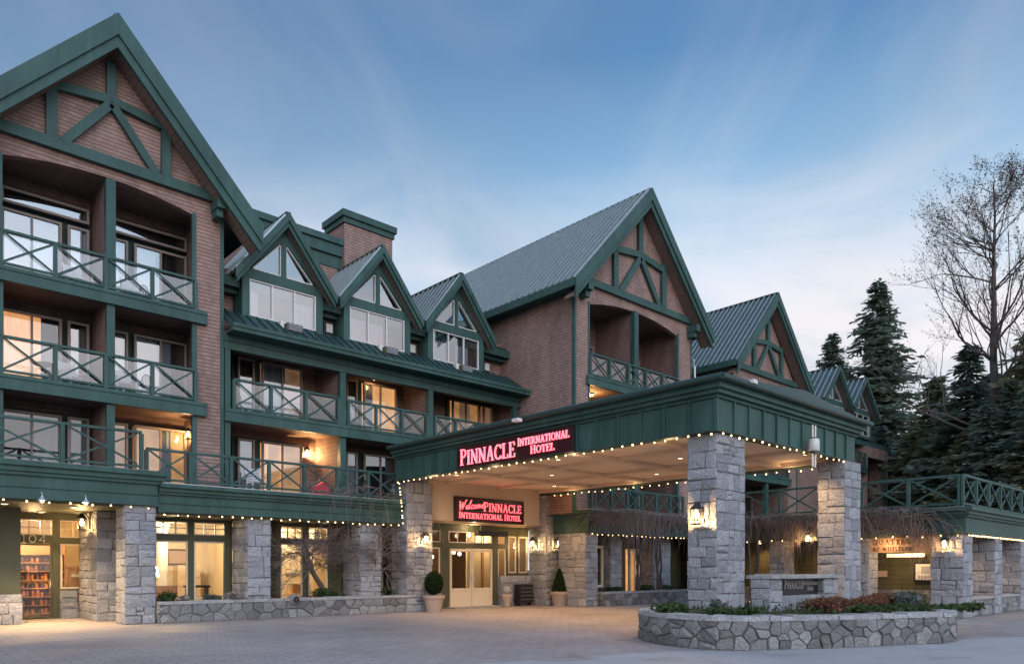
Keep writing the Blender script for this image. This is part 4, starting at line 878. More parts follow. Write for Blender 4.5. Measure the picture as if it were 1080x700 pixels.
room = MB(); room.box(16.5, 22.4, 28.4, 28.5, 0, 3.4); room.box(16.4, 16.5, 23.4, 28.5, 0, 3.4); room.box(22.4, 22.5, 23.4, 28.5, 0, 3.4); room.box(16.5, 22.4, 23.4, 28.4, 3.36, 3.4); HB(room, 'lobby_room', M['lobby'])
room = MB(); room.box(16.5, 22.4, 23.4, 28.4, 0.005, 0.02); HB(room, 'lobby_floor', M['intfloor'])
light('lobby_light', (19.2, 25.6, 3.0), 170, (1.0, 0.72, 0.40), 0.25, hotel); light('lobby_light', (21.6, 25.0, 2.9), 50, (1.0, 0.74, 0.42), 0.2, hotel)
light('vestibule_light', (19.0, 22.9, 3.25), 16, (1.0, 0.72, 0.40), 0.06, hotel)

# storey under the middle gable
cornice(hotel, 22.85, 31.6, 20.15, 3.08, 4.0, 20.7, end_left=True)
mb = MB(); mb.box(22.85, 23.3, 20.72, 22.14, 3.08, 4.0); HB(mb, 'fascia', M['green'])
mb = MB(); mb.box(23.3, 33.0, 20.72, 23.6, 3.2, 3.88); HB(mb, 'soffit', M['green_dark'])
t2 = MB(); t2.box(22.8, 31.7, 19.95, 23.0, 4.005, 4.05); terrace2 = HB(t2, 'terrace_deck', M['zinc']); railing(terrace2, (23.55, 20.4), (29.95, 20.4), 4.06, 5.05, 6)
mb = MB(); mb.box(23.35, 33, 21.6, 21.75, 0, 3.2); HB(mb, 'wall', M['olive'])
stone_pier('stone_pier', 22.85, 23.65, 20.3, 21.9, 0, 3.07, hotel, 21)
stone_pier('stone_pier', 25.2, 26.0, 20.9, 21.7, 0, 3.07, hotel, 22)
stone_pier('stone_pier', 28.3, 29.7, 20.9, 21.7, 0, 3.07, hotel, 23)
window(hotel, 23.75, 25.15, 0.75, 2.6, 21.3, 1, frame='cream_door', back='dark', fw=0.12)
window(hotel, 27.0, 27.9, 0.3, 2.5, 21.3, 2, frame='cream_door', back='lit', fw=0.1)
mb = MB(); mb.box(31.1, 42, 20.75, 20.9, 0, 3.9); mb.box(42, 56, 20.75, 20.9, 0, 3.9); HB(mb, 'wall', M['olive'])

# ------------------------------------------------------------------ restaurant block on the right
blk = thing('restaurant_block', (26.5, 7.5, 0), 'low stone-columned restaurant block with a green railed roof terrace and a lit name board', 'restaurant')
def cornice_y(parent, y0, y1, x, z0, z1, xb, name='fascia'):
    mb = MB(); H = z1-z0
    mb.box(x, xb, y0, y1, z0, z0+H*0.62); mb.box(x-0.08, xb, y0-0.08, y1, z0+H*0.62, z0+H*0.72); mb.box(x-0.15, xb, y0-0.15, y1, z0+H*0.72, z0+H*0.86); mb.box(x-0.24, xb, y0-0.24, y1, z0+H*0.86, z1)
    return mb.build(name, M['green'], parent)
cornice_y(blk, 7.3, 16.6, 26.0, 2.68, 3.5, 27.4)
mb = MB(); H = 0.82; x0, x1, y = 27.4, 48, 7.3
for (d, a, b_) in ((0, 0, 0.62), (0.08, 0.62, 0.72), (0.15, 0.72, 0.86), (0.24, 0.86, 1.0)): mb.box(x0, x1, y-d, 8.6, 2.68+H*a, 2.68+H*b_)
mb.build('fascia', M['green'], blk)
mb = MB(); mb.box(26.05, 48, 7.45, 16.5, 2.60, 2.675); mb.build('soffit', M['green_dark'], blk)
t3 = MB(); t3.box(26.02, 48, 7.35, 16.6, 3.505, 3.53); t3 = t3.build('terrace_deck', M['zinc'], blk)
railing(t3, (26.1, 16.5), (26.1, 7.5), 3.54, 4.55, 6); railing(t3, (26.1, 7.42), (44, 7.42), 3.54, 4.55, 13)
stone_pier('stone_pier', 26.05, 27.0, 7.36, 8.35, 0, 2.66, blk, 31, wmin=0.25, wmax=0.5)
stone_pier('stone_pier', 26.1, 26.9, 10.25, 10.95, 0, 2.66, blk, 32)
stone_pier('stone_pier', 26.1, 26.9, 13.3, 13.95, 0, 2.66, blk, 33)
stone_pier('stone_pier', 29.6, 30.5, 7.4, 8.3, 0, 2.66, blk, 34)
stone_pier('stone_pier', 33.0, 33.9, 7.4, 8.3, 0, 2.66, blk, 35)
stone_pier('stone_pier', 36.5, 37.4, 7.4, 8.3, 0, 2.66, blk, 36)
mb = MB(); mb.box(27.7, 27.85, 8.0, 16.5, 0.0, 2.66); mb.box(27.85, 48, 9.6, 9.75, 0, 2.66); mb.box(26.3, 27.7, 16.3, 16.5, 0, 2.66); mb.build('wall', M['olive'], blk)
stone_pier('stone_wall', 27.4, 27.72, 8.4, 16.3, 0, 0.84, blk, 37, mat='rubble')
stone_pier('stone_wall', 27.1, 40, 7.5, 7.9, 0, 0.55, blk, 38, mat='rubble')
mb = MB(); mb.box(27.05, 40, 7.46, 7.94, 0.55, 0.63); mb.build('coping', M['coping'], blk)
stone_pier('stone_wall', 28.3, 40, 8.6, 9.58, 0, 2.6, blk, 39)
mb = MB(); mb.box(27.5, 27.62, 9.0, 10.2, 1.98, 2.1); mb.build('light_bar', M['strip'], blk)
for x, y in ((27.2, 9.2), (27.2, 12.2), (27.2, 14.9), (28.5, 8.25), (31.8, 8.25), (35.2, 8.25)):
    d = MB(); d.lathe([(0.09, 2.599), (0.09, 2.575), (0.03, 2.565)], x, y, 12); d.build('soffit_lamp', M['lamp_soft'], blk)
    light('soffit_beam', (x, y, 2.53), 75, (1.0, 0.58, 0.26), 0.08, blk, 'SPOT', spot=R(150), rot=(0, 0, 0), blend=0.9)

# ------------------------------------------------------------------ entrance canopy
can = thing('entrance_canopy', (18.8, 15.9, 0), 'big flat-roofed green entrance canopy with coffered ceiling on stone pillars', 'canopy')
CX0, CX1, CY0, CY1, CZ0, CZ1 = 15.0, 22.6, 9.3, 22.5, 4.75, 5.52
fm = MB()
fm.box(CX0, CX0+0.25, CY0, CY1, CZ0, CZ1); fm.box(CX0+0.25, CX1, CY0, CY0+0.25, CZ0, CZ1); fm.box(CX1-0.25, CX1, CY0+0.25, CY1, CZ0, CZ1)
y = CY0+0.72
while y < CY1-0.3: fm.box(CX0-0.05, CX0, y-0.03, y+0.03, CZ0+0.041, CZ1); y += 0.72
x = CX0+0.72
while x < CX1-0.2: fm.box(x-0.028, x+0.028, CY0-0.05, CY0, CZ0+0.041, CZ1); x += 0.69
for e in ((CX0, CY0),): fm.box(e[0]-0.03, e[0]+0.05, e[1]-0.03, e[1]+0.05, CZ0, CZ1)
fm.box(CX0-0.035, CX0, CY0, CY1, CZ0, CZ0+0.04); fm.box(CX0, CX1, CY0-0.035, CY0, CZ0, CZ0+0.04)
fm.build('fascia', M['green'], can)
gm = MB()
prof = ((0.06, 5.52, 5.60), (0.16, 5.60, 5.70), (0.24, 5.70, 5.84), (0.32, 5.84, 5.93))
for d, a, b_ in prof: gm.box(CX0-d, CX1+d, CY0-d, CY1, a, b_)
gm.build('cornice', M['green'], can)
gm = MB(); gm.tube([(CX0-0.36, CY1, 5.90), (CX0-0.36, CY0-0.36, 5.90)], 0.075, 8); gm.tube([(CX0-0.36, CY0-0.36, 5.90), (CX1+0.36, CY0-0.36, 5.90)], 0.075, 8); gm.build('gutter', M['roof_dark'], can)
gm = MB(); gm.prism([(CX0-0.3, 5.932), (CX1+0.3, 5.932), ((CX0+CX1)/2, 6.25)], 1, CY0-0.3, CY1); gm.build('roof', M['roof_dark'], can)
cm = MB(); cm.box(CX0+0.25, CX1-0.25, CY0+0.25, CY1+0.04, 4.93, 5.0); cm.build('ceiling', M['ceiling'], can)
cm = MB()
for y in (11.6, 14.3, 17.0, 19.7): cm.box(CX0+0.25, CX1-0.25, y-0.15, y+0.15, 4.81, 4.928)
for x in (17.5, 20.1): cm.box(x-0.13, x+0.13, CY0+0.25, CY1, 4.83, 4.927)
cm.box(CX0+0.25, CX0+0.40, CY0+0.25, CY1, 4.79, 4.926); cm.box(CX1-0.40, CX1-0.25, CY0+0.25, CY1, 4.79, 4.926); cm.box(CX0+0.4, CX1-0.4, CY0+0.25, CY0+0.4, 4.79, 4.926)
cm.build('ceiling_beam', M['cwood'], can)
stone_pier('stone_pillar', 15.12, 16.42, 9.36, 10.2, 0, 4.745, can, 41, cmin=0.20, cmax=0.42, wmin=0.24, wmax=0.66)
stone_pier('stone_pillar', 21.7, 22.85, 9.2, 10.05, 0, 4.745, can, 42, cmin=0.20, cmax=0.42, wmin=0.24, wmax=0.66)
dl = []
for x, y in ((16.3, 10.6), (18.8, 12.9), (16.3, 15.6), (18.8, 18.3), (21.3, 15.6), (21.3, 20.6), (16.3, 20.6), (20.9, 10.0)):
    d = MB(); d.lathe([(0.10, 4.926), (0.10, 4.90), (0.075, 4.895), (0.07, 4.91)], x, y, 14); o = d.build('downlight', M['white'], can)
    d = MB(); d.lathe([(0.066, 4.915), (0.066, 4.893), (0.03, 4.885)], x, y, 12); d.build('lamp', M['lamp_soft'], o)
    light('downlight_beam', (x, y, 4.86), 400, (1.0, 0.60, 0.28), 0.10, can, 'SPOT', spot=R(115), rot=(0, 0, 0), blend=0.9)

# ------------------------------------------------------------------ lettering (thick and thin serif strokes)
def arc(cx, cy, rx, ry, a0, a1, n=14): return [(cx+rx*math.cos(R(a0+(a1-a0)*i/n)), cy+ry*math.sin(R(a0+(a1-a0)*i/n))) for i in range(n+1)]
T_, t_ = 0.15, 0.07
GL = {
 'P': (0.64, [([(0.16,0),(0.16,1)],T_), ([(0.16,0.96)]+arc(0.33,0.73,0.24,0.235,90,-90)+[(0.16,0.495)],0.10), ([(0.02,0.03),(0.34,0.03)],t_), ([(0.02,0.97),(0.2,0.97)],t_)]),
 'I': (0.36, [([(0.18,0),(0.18,1)],T_), ([(0.03,0.03),(0.33,0.03)],t_), ([(0.03,0.97),(0.33,0.97)],t_)]),
 'N': (0.80, [([(0.14,0),(0.14,1)],0.08), ([(0.66,0),(0.66,1)],0.08), ([(0.12,0.97),(0.66,0.03)],T_), ([(0.02,0.03),(0.28,0.03)],t_), ([(0.0,0.97),(0.18,0.97)],t_), ([(0.53,0.97),(0.8,0.97)],t_)]),
 'A': (0.78, [([(0.12,0.02),(0.39,1)],0.08), ([(0.39,1),(0.65,0.02)],T_), ([(0.22,0.35),(0.56,0.35)],t_), ([(0.0,0.03),(0.25,0.03)],t_), ([(0.52,0.03),(0.78,0.03)],t_)]),
 'C': (0.74, [(arc(0.41,0.5,0.33,0.46,42,318,22),0.12), ([(0.66,0.97),(0.66,0.70)],t_), ([(0.67,0.05),(0.67,0.26)],t_*0.8)]),
 'L': (0.60, [([(0.16,0),(0.16,1)],T_), ([(0.02,0.97),(0.32,0.97)],t_), ([(0.02,0.035),(0.57,0.035)],t_), ([(0.56,0.02),(0.56,0.26)],t_)]),
 'E': (0.62, [([(0.16,0),(0.16,1)],T_), ([(0.02,0.97),(0.56,0.97)],t_), ([(0.02,0.035),(0.58,0.035)],t_), ([(0.16,0.52),(0.44,0.52)],t_), ([(0.55,0.99),(0.55,0.76)],t_), ([(0.57,0.02),(0.57,0.26)],t_), ([(0.44,0.42),(0.44,0.62)],t_*0.8)]),
 'T': (0.66, [([(0.33,0),(0.33,1)],T_), ([(0.03,0.965),(0.63,0.965)],t_), ([(0.05,0.99),(0.05,0.74)],t_), ([(0.61,0.99),(0.61,0.74)],t_), ([(0.18,0.03),(0.48,0.03)],t_)]),
 'R': (0.74, [([(0.16,0),(0.16,1)],T_), ([(0.16,0.96)]+arc(0.33,0.74,0.22,0.225,90,-90)+[(0.16,0.515)],0.10), ([(0.34,0.5),(0.64,0.03)],0.13), ([(0.02,0.03),(0.32,0.03)],t_), ([(0.02,0.97),(0.2,0.97)],t_), ([(0.55,0.03),(0.74,0.03)],t_)]),
 'O': (0.80, [(arc(0.40,0.5,0.33,0.46,0,360,28),0.12)]),
 'H': (0.80, [([(0.16,0),(0.16,1)],T_), ([(0.64,0),(0.64,1)],T_), ([(0.16,0.51),(0.64,0.51)],t_), ([(0.02,0.03),(0.31,0.03)],t_), ([(0.02,0.97),(0.31,0.97)],t_), ([(0.49,0.03),(0.78,0.03)],t_), ([(0.49,0.97),(0.78,0.97)],t_)]),
 'Q': (0.82, [(arc(0.40,0.5,0.33,0.46,0,360,28),0.12), ([(0.42,0.16),(0.6,0.02),(0.78,-0.12)],0.1)]),
 'U': (0.78, [([(0.16,1),(0.16,0.35)]+arc(0.39,0.32,0.23,0.29,180,360)+[(0.62,1)],0.11), ([(0.02,0.97),(0.31,0.97)],t_), ([(0.5,0.97),(0.76,0.97)],t_)]),
 'W': (1.08, [([(0.12,1),(0.34,0.02)],T_), ([(0.34,0.02),(0.54,0.96)],0.08), ([(0.54,0.96),(0.76,0.02)],T_), ([(0.76,0.02),(0.96,1)],0.08), ([(0.0,0.97),(0.26,0.97)],t_), ([(0.84,0.97),(1.08,0.97)],t_)]),
 'S': (0.58, [(arc(0.29,0.74,0.2,0.22,40,240,12)+arc(0.29,0.27,0.22,0.24,70,-145,14),0.11)]),
 '1': (0.42, [([(0.06,0.8),(0.22,0.98),(0.22,0)],0.13), ([(0.06,0.03),(0.38,0.03)],t_)]),
 '0': (0.72, [(arc(0.36,0.5,0.28,0.46,0,360,24),0.13)]),
 '4': (0.70, [([(0.62,0.28),(0.04,0.28),(0.46,0.98),(0.46,0)],0.12)]),
}
def ribbon(mb, pts2, w, place, depth, lift):
    P = [Vector((p[0], p[1])) for p in pts2]; n = len(P); L = []; Rr = []
    closed = (P[0]-P[-1]).length < 1e-4
    for i in range(n):
        if closed: a, c = P[(i-1) % (n-1)], P[(i+1) % (n-1)]
        else: a, c = P[max(i-1, 0)], P[min(i+1, n-1)]
        d1 = (P[i]-a); d2 = (c-P[i]); d = (d1.normalized() if d1.length > 1e-6 else Vector((0,0)))+(d2.normalized() if d2.length > 1e-6 else Vector((0,0)))
        d.normalize(); nn_ = Vector((-d.y, d.x)); cosv = 1.0
        if d1.length > 1e-6 and d2.length > 1e-6: cosv = max(0.45, abs(d.dot(d1.normalized())))
        L.append(P[i]+nn_*w/2/cosv); Rr.append(P[i]-nn_*w/2/cosv)
    for i in range(n-1):
        q = [L[i], L[i+1], Rr[i+1], Rr[i]]
        lo = [place(p.x, p.y, lift) for p in q]; hi = [place(p.x, p.y, lift+depth) for p in q]
        mb.poly(hi[::-1]); mb.poly([lo[0], lo[1], hi[1], hi[0]]); mb.poly([lo[2], lo[3], hi[3], hi[2]])
        if i == 0 and not closed: mb.poly([lo[3], lo[0], hi[0], hi[3]])
        if i == n-2 and not closed: mb.poly([lo[1], lo[2], hi[2], hi[1]])
def text_width(s, gap=0.06): return sum((0.4 if c == ' ' else GL[c][0]+gap) for c in s)-gap
def lettering(mb, s, x, z, h, wmul, frame, depth=0.04, first=1.0, gap=0.06, shear=0.0, bold=1.0):
    """frame(u, v, n) -> world; text starts at u=x, baseline v=z; first enlarges the first capital of each word"""
    u = x; new = True
    for c in s:
        if c == ' ': u += 0.4*h*wmul; new = True; continue
        k = first if new else 1.0; new = False
        wd, st = GL[c]
        for i, (pts, w) in enumerate(st):
            ribbon(mb, [(p[0]*wmul+shear*p[1], p[1]) for p in pts], w*bold*0.76, lambda a, b, n, u=u, k=k: frame(u+a*h*k, z+b*h*k, n), depth-0.0012*i, 0.012)
        u += (wd+gap)*h*k*wmul
    return u
SCR = {  # brush script strokes for one word, lower-case height 0.45
 'W': (0.95, [([(0.05,0.95),(0.14,0.4),(0.22,0.05),(0.42,0.7),(0.48,0.78)],0.10), ([(0.46,0.78),(0.52,0.05),(0.7,0.5),(0.86,1.0),(0.98,1.02)],0.09)]),
 'e': (0.42, [([(0.02,0.2),(0.2,0.24),(0.34,0.36),(0.24,0.46),(0.1,0.34),(0.1,0.12),(0.24,0.02),(0.42,0.14)],0.075)]),
 'l': (0.30, [([(0.0,0.12),(0.18,0.6),(0.26,0.95),(0.16,0.9),(0.1,0.4),(0.12,0.06),(0.3,0.12)],0.075)]),
 'c': (0.38, [([(0.34,0.38),(0.22,0.46),(0.08,0.3),(0.1,0.08),(0.22,0.02),(0.38,0.14)],0.075)]),
 'o': (0.44, [(arc(0.21,0.24,0.15,0.21,0,360,14),0.07), ([(0.32,0.38),(0.46,0.34)],0.06)]),
 'm': (0.66, [([(0.04,0.42),(0.08,0.02)],0.07), ([(0.08,0.2),(0.2,0.45),(0.28,0.38),(0.28,0.02)],0.07), ([(0.28,0.2),(0.42,0.45),(0.5,0.38),(0.5,0.1),(0.66,0.12)],0.07)]),
}
def script(mb, s, x, z, h, wmul, frame, depth=0.04, rise=0.0):
    u = x
    for c in s:
        wd, st = SCR[c]
        for i, (pts, w) in enumerate(st):
            ribbon(mb, [(p[0]*wmul+0.22*p[1], p[1]) for p in pts], w, lambda a, b, n, u=u: frame(u+a*h, z+b*h+rise*(u+a*h-x), n), depth-0.0012*i, 0.012)
        u += wd*h*wmul
    return u

def neon_sign(label, group, u0, u1, z0, z1, frame, rows, origin, scr=None):
    s = thing('hotel_sign', origin, label, 'sign')
    pb = MB(); c = [frame(u, v, n) for n in (0, 0.09) for (u, v) in ((u0, z0), (u1, z0), (u1, z1), (u0, z1))]
    pb.hexa([c[0], c[1], c[5], c[4], c[3], c[2], c[6], c[7]]); pb.build('panel', M['signpanel'], s)
    fb = MB(); e = 0.035
    for (a, b_, cc, d) in ((u0-e, u1+e, z0-e, z0), (u0-e, u1+e, z1, z1+e), (u0-e, u0, z0, z1), (u1, u1+e, z0, z1)):
        c = [frame(u, v, n) for n in (0, 0.11) for (u, v) in ((a, cc), (b_, cc), (b_, d), (a, d))]
        fb.hexa([c[0], c[1], c[5], c[4], c[3], c[2], c[6], c[7]])
    fb.build('frame', M['black'], s)
    tb = MB()
    fr = lambda u, v, n: frame(u, v, n+0.085)
    for (txt, x, z, h, width, first) in rows:
        nat = 0.0; new = True
        for ch in txt:
            if ch == ' ': nat += 0.4*h; new = True; continue
            nat += (GL[ch][0]+0.06)*h*(first if new else 1.0); new = False
        lettering(tb, txt, x, z, h, width/nat, fr, first=first)
    if scr: script(tb, *scr[:4], scr[4], fr, rise=scr[5])
    tb.build('letters', M['neon'], s)
    return s
# sign on the canopy's long side: reads along -Y, faces -X
fr1 = lambda u, v, n: (14.955-n, 18.72-u, v)
neon_sign('red neon sign on the green canopy fascia, a long dark panel', None, 0, 5.03, 4.80, 5.49, fr1,
    [('PINNACLE', 0.15, 4.88, 0.46, 2.62, 1.12), ('INTERNATIONAL', 2.86, 5.17, 0.215, 2.08, 1.1), ('HOTEL', 3.40, 4.89, 0.215, 0.98, 1.1)], (14.955, 16.2, 4.8))
fr2 = lambda u, v, n: (17.72+u, 22.545-n, v)
neon_sign('red neon welcome sign on the cream wall over the entrance doors', None, 0, 3.6, 3.46, 4.36, fr2,
    [('PINNACLE', 1.40, 3.87, 0.34, 2.1, 1.1), ('INTERNATIONAL HOTEL', 0.14, 3.55, 0.225, 3.32, 1.12)], (19.5, 22.545, 3.46), scr=('Welcome', 0.12, 3.86, 0.36, 1.0, 0.10))
light('neon_spill', (14.3, 16.2, 4.6), 2.5, (1.0, 0.08, 0.12), 0.4, None)
light('neon_spill', (19.5, 21.9, 3.4), 2, (1.0, 0.08, 0.12), 0.4, None)

nb = thing('shop_number', (4.6, 26.74, 2.3), 'pale house number 104 above the corner shop door', 'house number')
tb = MB(); lettering(tb, '104', 4.22, 2.38, 0.24, 1.25, lambda u, v, n: (u, 26.8-n, v), depth=0.03, gap=0.2); tb.build('digits', M['paper'], nb)
qb = thing('restaurant_sign', (26.0, 9.6, 2.1), 'orange board with dark lettering hung between the restaurant columns', 'sign')
mb = MB(); mb.prism([(8.36, 2.60), (10.9, 2.60), (10.9, 2.05), (10.65, 1.98), (10.45, 2.12), (8.36, 2.12)], 0, 26.22, 26.28); mb.build('board', M['orange_board'], qb)
tb = MB(); frq = lambda u, v, n: (26.215-n, 10.35-u, v)
lettering(tb, 'QUATTRO', 0.18, 2.385, 0.165, 1.22, frq, depth=0.02, gap=0.14); lettering(tb, 'AT WHISTLER', 0.18, 2.165, 0.135, 1.1, frq, depth=0.02, gap=0.12); tb.build('letters', M['letter_dark'], qb)
light('board_light', (25.85, 9.6, 2.36), 16, (1.0, 0.62, 0.30), 0.08)

# framed menu and notice on the olive wall
mf = thing('menu_frame', (27.68, 9.0, 1.2), 'black framed menu case on the olive restaurant wall', 'menu case')
mb = MB(); mb.box(27.60, 27.69, 8.55, 9.35, 1.12, 1.80); mb.build('frame', M['black'], mf); mb = MB(); mb.box(27.585, 27.60, 8.62, 9.28, 1.19, 1.73); mb.build('lining', M['lamp_soft'] if False else M['paper'], mf)
mb = MB(); mb.box(27.575, 27.585, 8.8, 9.1, 1.42, 1.66)
for i in range(6): mb.box(27.578, 27.585, 8.64+0.1*i, 8.71+0.1*i, 1.22, 1.34)
mb.build('menu_sheets', M['red'] if False else M['grille'], mf)
light('menu_light', (26.75, 9.5, 2.2), 30, (1.0, 0.72, 0.42), 0.05)
nt_ = MB(); nt_.box(27.66, 27.69, 10.25, 10.55, 1.28, 1.5); tag(nt_.build('notice', M['terracotta'], None, origin=(27.68, 10.4, 1.28)), 'small tan notice on the olive wall left of the framed menu', 'notice')

# ------------------------------------------------------------------ stone island with sign wall
isl = thing('stone_island', (15.5, 8.0, 0), 'kerbed rubble-stone island planter with pale coping round the front canopy pillar', 'planter')
out = [(17.35,5.08),(16.1,5.55),(14.8,6.10),(13.5,6.78),(12.75,7.25),(12.36,7.72),(12.25,8.25),(12.34,8.95),(12.72,9.72),(13.4,10.45),(14.5,10.75),(17.5,10.8),(21.2,10.9),(23.3,10.6),(23.7,9.4),(22.2,7.9),(19.2,5.9),(18.2,5.25)]
rng = random.Random(5); mb = MB(); mc = MB(); HI = 0.56
out = [(17.6+(x-17.6)*0.965, 8.1+(y-8.1)*0.965) for x, y in out]; out = smooth_loop(out, 4); area = sum(out[i][0]*out[(i+1) % len(out)][1]-out[(i+1) % len(out)][0]*out[i][1] for i in range(len(out)))
if area < 0: out = out[::-1]                                  # anticlockwise: outside on the right of travel
cen = Vector((17.5, 8.3, 0)); n = len(out)
rubble_path(mb, out+[out[0]], HI, rng, sx=0.30, sz=0.19, d=0.045)
ring = [Vector((*p, 0)) for p in out]
for i in range(n): mb.poly([ring[i], ring[(i+1) % n], ring[(i+1) % n]+Vector((0,0,HI)), ring[i]+Vector((0,0,HI))], 1)
def off(i, d):
    t = (ring[(i+1) % n]-ring[i-1]).normalized(); return ring[i]+Vector((t.y, -t.x, 0))*d
i = 0; k = 0
while i < n:
    k = min(n-i, rng.choice((1, 1, 2))); e = rng.uniform(0.03, 0.075); zt = HI+0.09+rng.uniform(-0.014, 0.016); v = rng.random()
    for q in range(k):
        a, b = (i+q) % n, (i+q+1) % n; g0 = 0.03 if q == 0 else 0; g1 = 1.0
        A0, B0, A1, B1 = off(a, e), off(b, e), off(a, -0.34), off(b, -0.34); A0 = A0.lerp(B0, g0); A1 = A1.lerp(B1, g0); Z0 = Vector((0,0,HI-0.005)); Z1 = Vector((0,0,zt))
        mc.hexa([A0+Z0, B0+Z0, B1+Z0, A1+Z0, A0.lerp(A1, 0.04)+Z1, B0.lerp(B1, 0.04)+Z1, B1+Z1, A1+Z1], 0, v)
    i += k
mb.build('rubble_wall', [M['rubble'], M['mortar']], isl); mc.build('coping', M['coping'], isl)
so = MB(); so.poly([tuple(Vector((*p, 0))+(cen-Vector((*p, 0))).normalized()*0.3+Vector((0,0,0.54))) for p in out]); so.build('soil', M['soil'], isl)

mon = thing('sign_wall', (18.3, 9.0, 0), 'low stone sign wall with coping between the two canopy pillars', 'wall')
stone_pier('stone_pier', 16.46, 17.1, 8.75, 9.3, 0.5, 1.32, mon, 51); stone_pier('stone_pier', 19.35, 20.2, 8.75, 9.3, 0.5, 1.32, mon, 52); stone_pier('stone_wall', 17.1, 19.35, 8.82, 9.25, 0.5, 0.9, mon, 53)
mb = MB(); x = 16.44; rng = random.Random(8)
while x < 20.25:
    w = min(rng.uniform(0.3, 0.7), 20.3-x); mb.box(x+0.005, x+w-0.005, 8.66+rng.uniform(-.02, .03), 9.38, 1.322, 1.42+rng.uniform(-.015, .02), 0, rng.random()); x += w
mb.build('coping', M['coping'], mon)
plq = thing('name_plaque', (18.2, 8.95, 0.9), 'black name plaque with grey lettering set in the low stone sign wall', 'plaque')
mb = MB(); mb.box(17.1, 19.35, 8.93, 9.05, 0.9, 1.32); mb.build('panel', M['plaque'], plq)
tb = MB(); frp = lambda u, v, n: (17.1+u, 8.93-n, v)
lettering(tb, 'PINNACLE', 0.36, 1.06, 0.18, 0.95, frp, depth=0.02, first=1.15)
lettering(tb, 'INTERNATIONAL', 1.34, 1.14, 0.09, 1.0, frp, depth=0.02, first=1.1); lettering(tb, 'HOTEL', 1.6, 1.00, 0.09, 1.0, frp, depth=0.02, first=1.1); tb.build('letters', M['bronze'], plq)

# ------------------------------------------------------------------ planters along the facade
def straight_planter(name, x0, x1, y0, y1, h, label, seed):
    o = thing(name, ((x0+x1)/2, y0, 0), label, 'planter'); rng = random.Random(seed); mb = MB()
    mb.box(x0+0.005, x1-0.005, y0+0.005, y0+0.35, 0, h-0.09, 1); mb.box(x0+0.005, x0+0.3, y0+0.35, y1, 0, h-0.09, 1); mb.box(x1-0.3, x1-0.005, y0+0.35, y1, 0, h-0.09, 1)
    rubble_path(mb, [(x0, y1), (x0, y0), (x1, y0), (x1, y1)], h-0.09, rng, sx=0.36, sz=0.24)
    mb.build('rubble_wall', [M['rubble'], M['mortar']], o)
    mc = MB(); x = x0-0.03
    while x < x1-0.05:
        w = min(rng.uniform(0.35, 0.7), x1+0.03-x); mc.box(x+0.006, x+w-0.006, y0-0.05+rng.uniform(-.015,.015), y0+0.33, h-0.088, h+rng.uniform(-0.01, 0.015), 0, rng.random()); x += w
    mc.build('coping', M['coping'], o)
    s = MB(); s.box(x0, x1, y0+0.36, y1, 0, h-0.12); s.build('soil', M['soil'], o)
    return o
straight_planter('stone_planter', 6.86, 15.75, 22.3, 23.95, 0.62, 'long low rubble-stone planter below the lounge windows left of the entrance', 61)
straight_planter('stone_planter', 23.68, 31.0, 20.05, 21.25, 0.6, 'low rubble-stone planter under the vines right of the entrance', 62)
orn = thing('stone_ornament', (10.95, 22.2, 0.3), 'round stone boss with a dark rosette on the left planter edge', 'ornament')
mb = MB(); mb.lathe([(0.02,0.40),(0.12,0.42),(0.17,0.52),(0.165,0.64),(0.10,0.73),(0.02,0.75)], 10.95, 22.3, 16); mb.build('boss', M['rubble'], orn, smooth=True)
mb = MB()
for k in range(8): a = k*math.pi/4; mb.bar((10.95+0.03*math.cos(a), 22.13, 0.58+0.03*math.sin(a)), (10.95+0.10*math.cos(a), 22.13, 0.58+0.10*math.sin(a)), 0.05, 0.05, up=(0,1,0))
mb.build('rosette', M['letter_dark'], orn)

# ------------------------------------------------------------------ lamps
def lantern(loc, nrm, label, energy, size=1.0, group='wall lanterns'):
    """caged wall lantern: back plate, bracket, cap, glowing glass and four bars; nrm points away from the wall"""
    nv = Vector(nrm); o = thing('wall_lantern', loc, label, 'lantern', group); L = Vector(loc); c = L+nv*0.17*size
    side = nv.cross(Vector((0,0,1)))
    mb = MB(); p0 = L-side*0.05*size; p1 = L+side*0.05*size
    mb.bar(L+Vector((0,0,-0.14*size))+nv*0.01, L+Vector((0,0,0.16*size))+nv*0.01, 0.11*size, 0.02, up=nv); mb.build('back_plate', M['black'], o)
    mb = MB(); mb.tube([L+Vector((0,0,0.1*size)), L+nv*0.08*size+Vector((0,0,0.24*size)), c+Vector((0,0,0.22*size))], 0.012*size, 6); mb.build('bracket', M['black'], o)
    mb = MB(); mb.lathe([(0.02*size, c.z+0.24*size), (0.05*size, c.z+0.2*size), (0.125*size, c.z+0.12*size), (0.12*size, c.z+0.105*size)], c.x, c.y, 8); mb.build('cap', M['black'], o)
    mb = MB(); mb.lathe([(0.015*size, c.z-0.065*size), (0.045*size, c.z-0.035*size), (0.05*size, c.z+0.02*size), (0.02*size, c.z+0.10*size)], c.x, c.y, 10); mb.build('bulb', M['lamp'], o, smooth=True)
    mb = MB()
    for k in range(4):
        a = k*math.pi/2+0.78; mb.bar((c.x+0.105*size*math.cos(a), c.y+0.105*size*math.sin(a), c.z-0.16*size), (c.x+0.115*size*math.cos(a), c.y+0.115*size*math.sin(a), c.z+0.11*size), 0.014*size, 0.014*size, up=(1,0,0))
    mb.lathe([(0.11*size, c.z-0.175*size), (0.11*size, c.z-0.155*size)], c.x, c.y, 8); mb.build('cage', M['black'], o)
    light('lantern_light', c+nv*0.03+Vector((0,0,-0.10*size)), energy*2.8, (1.0, 0.58, 0.24), 0.04, o)
    return o
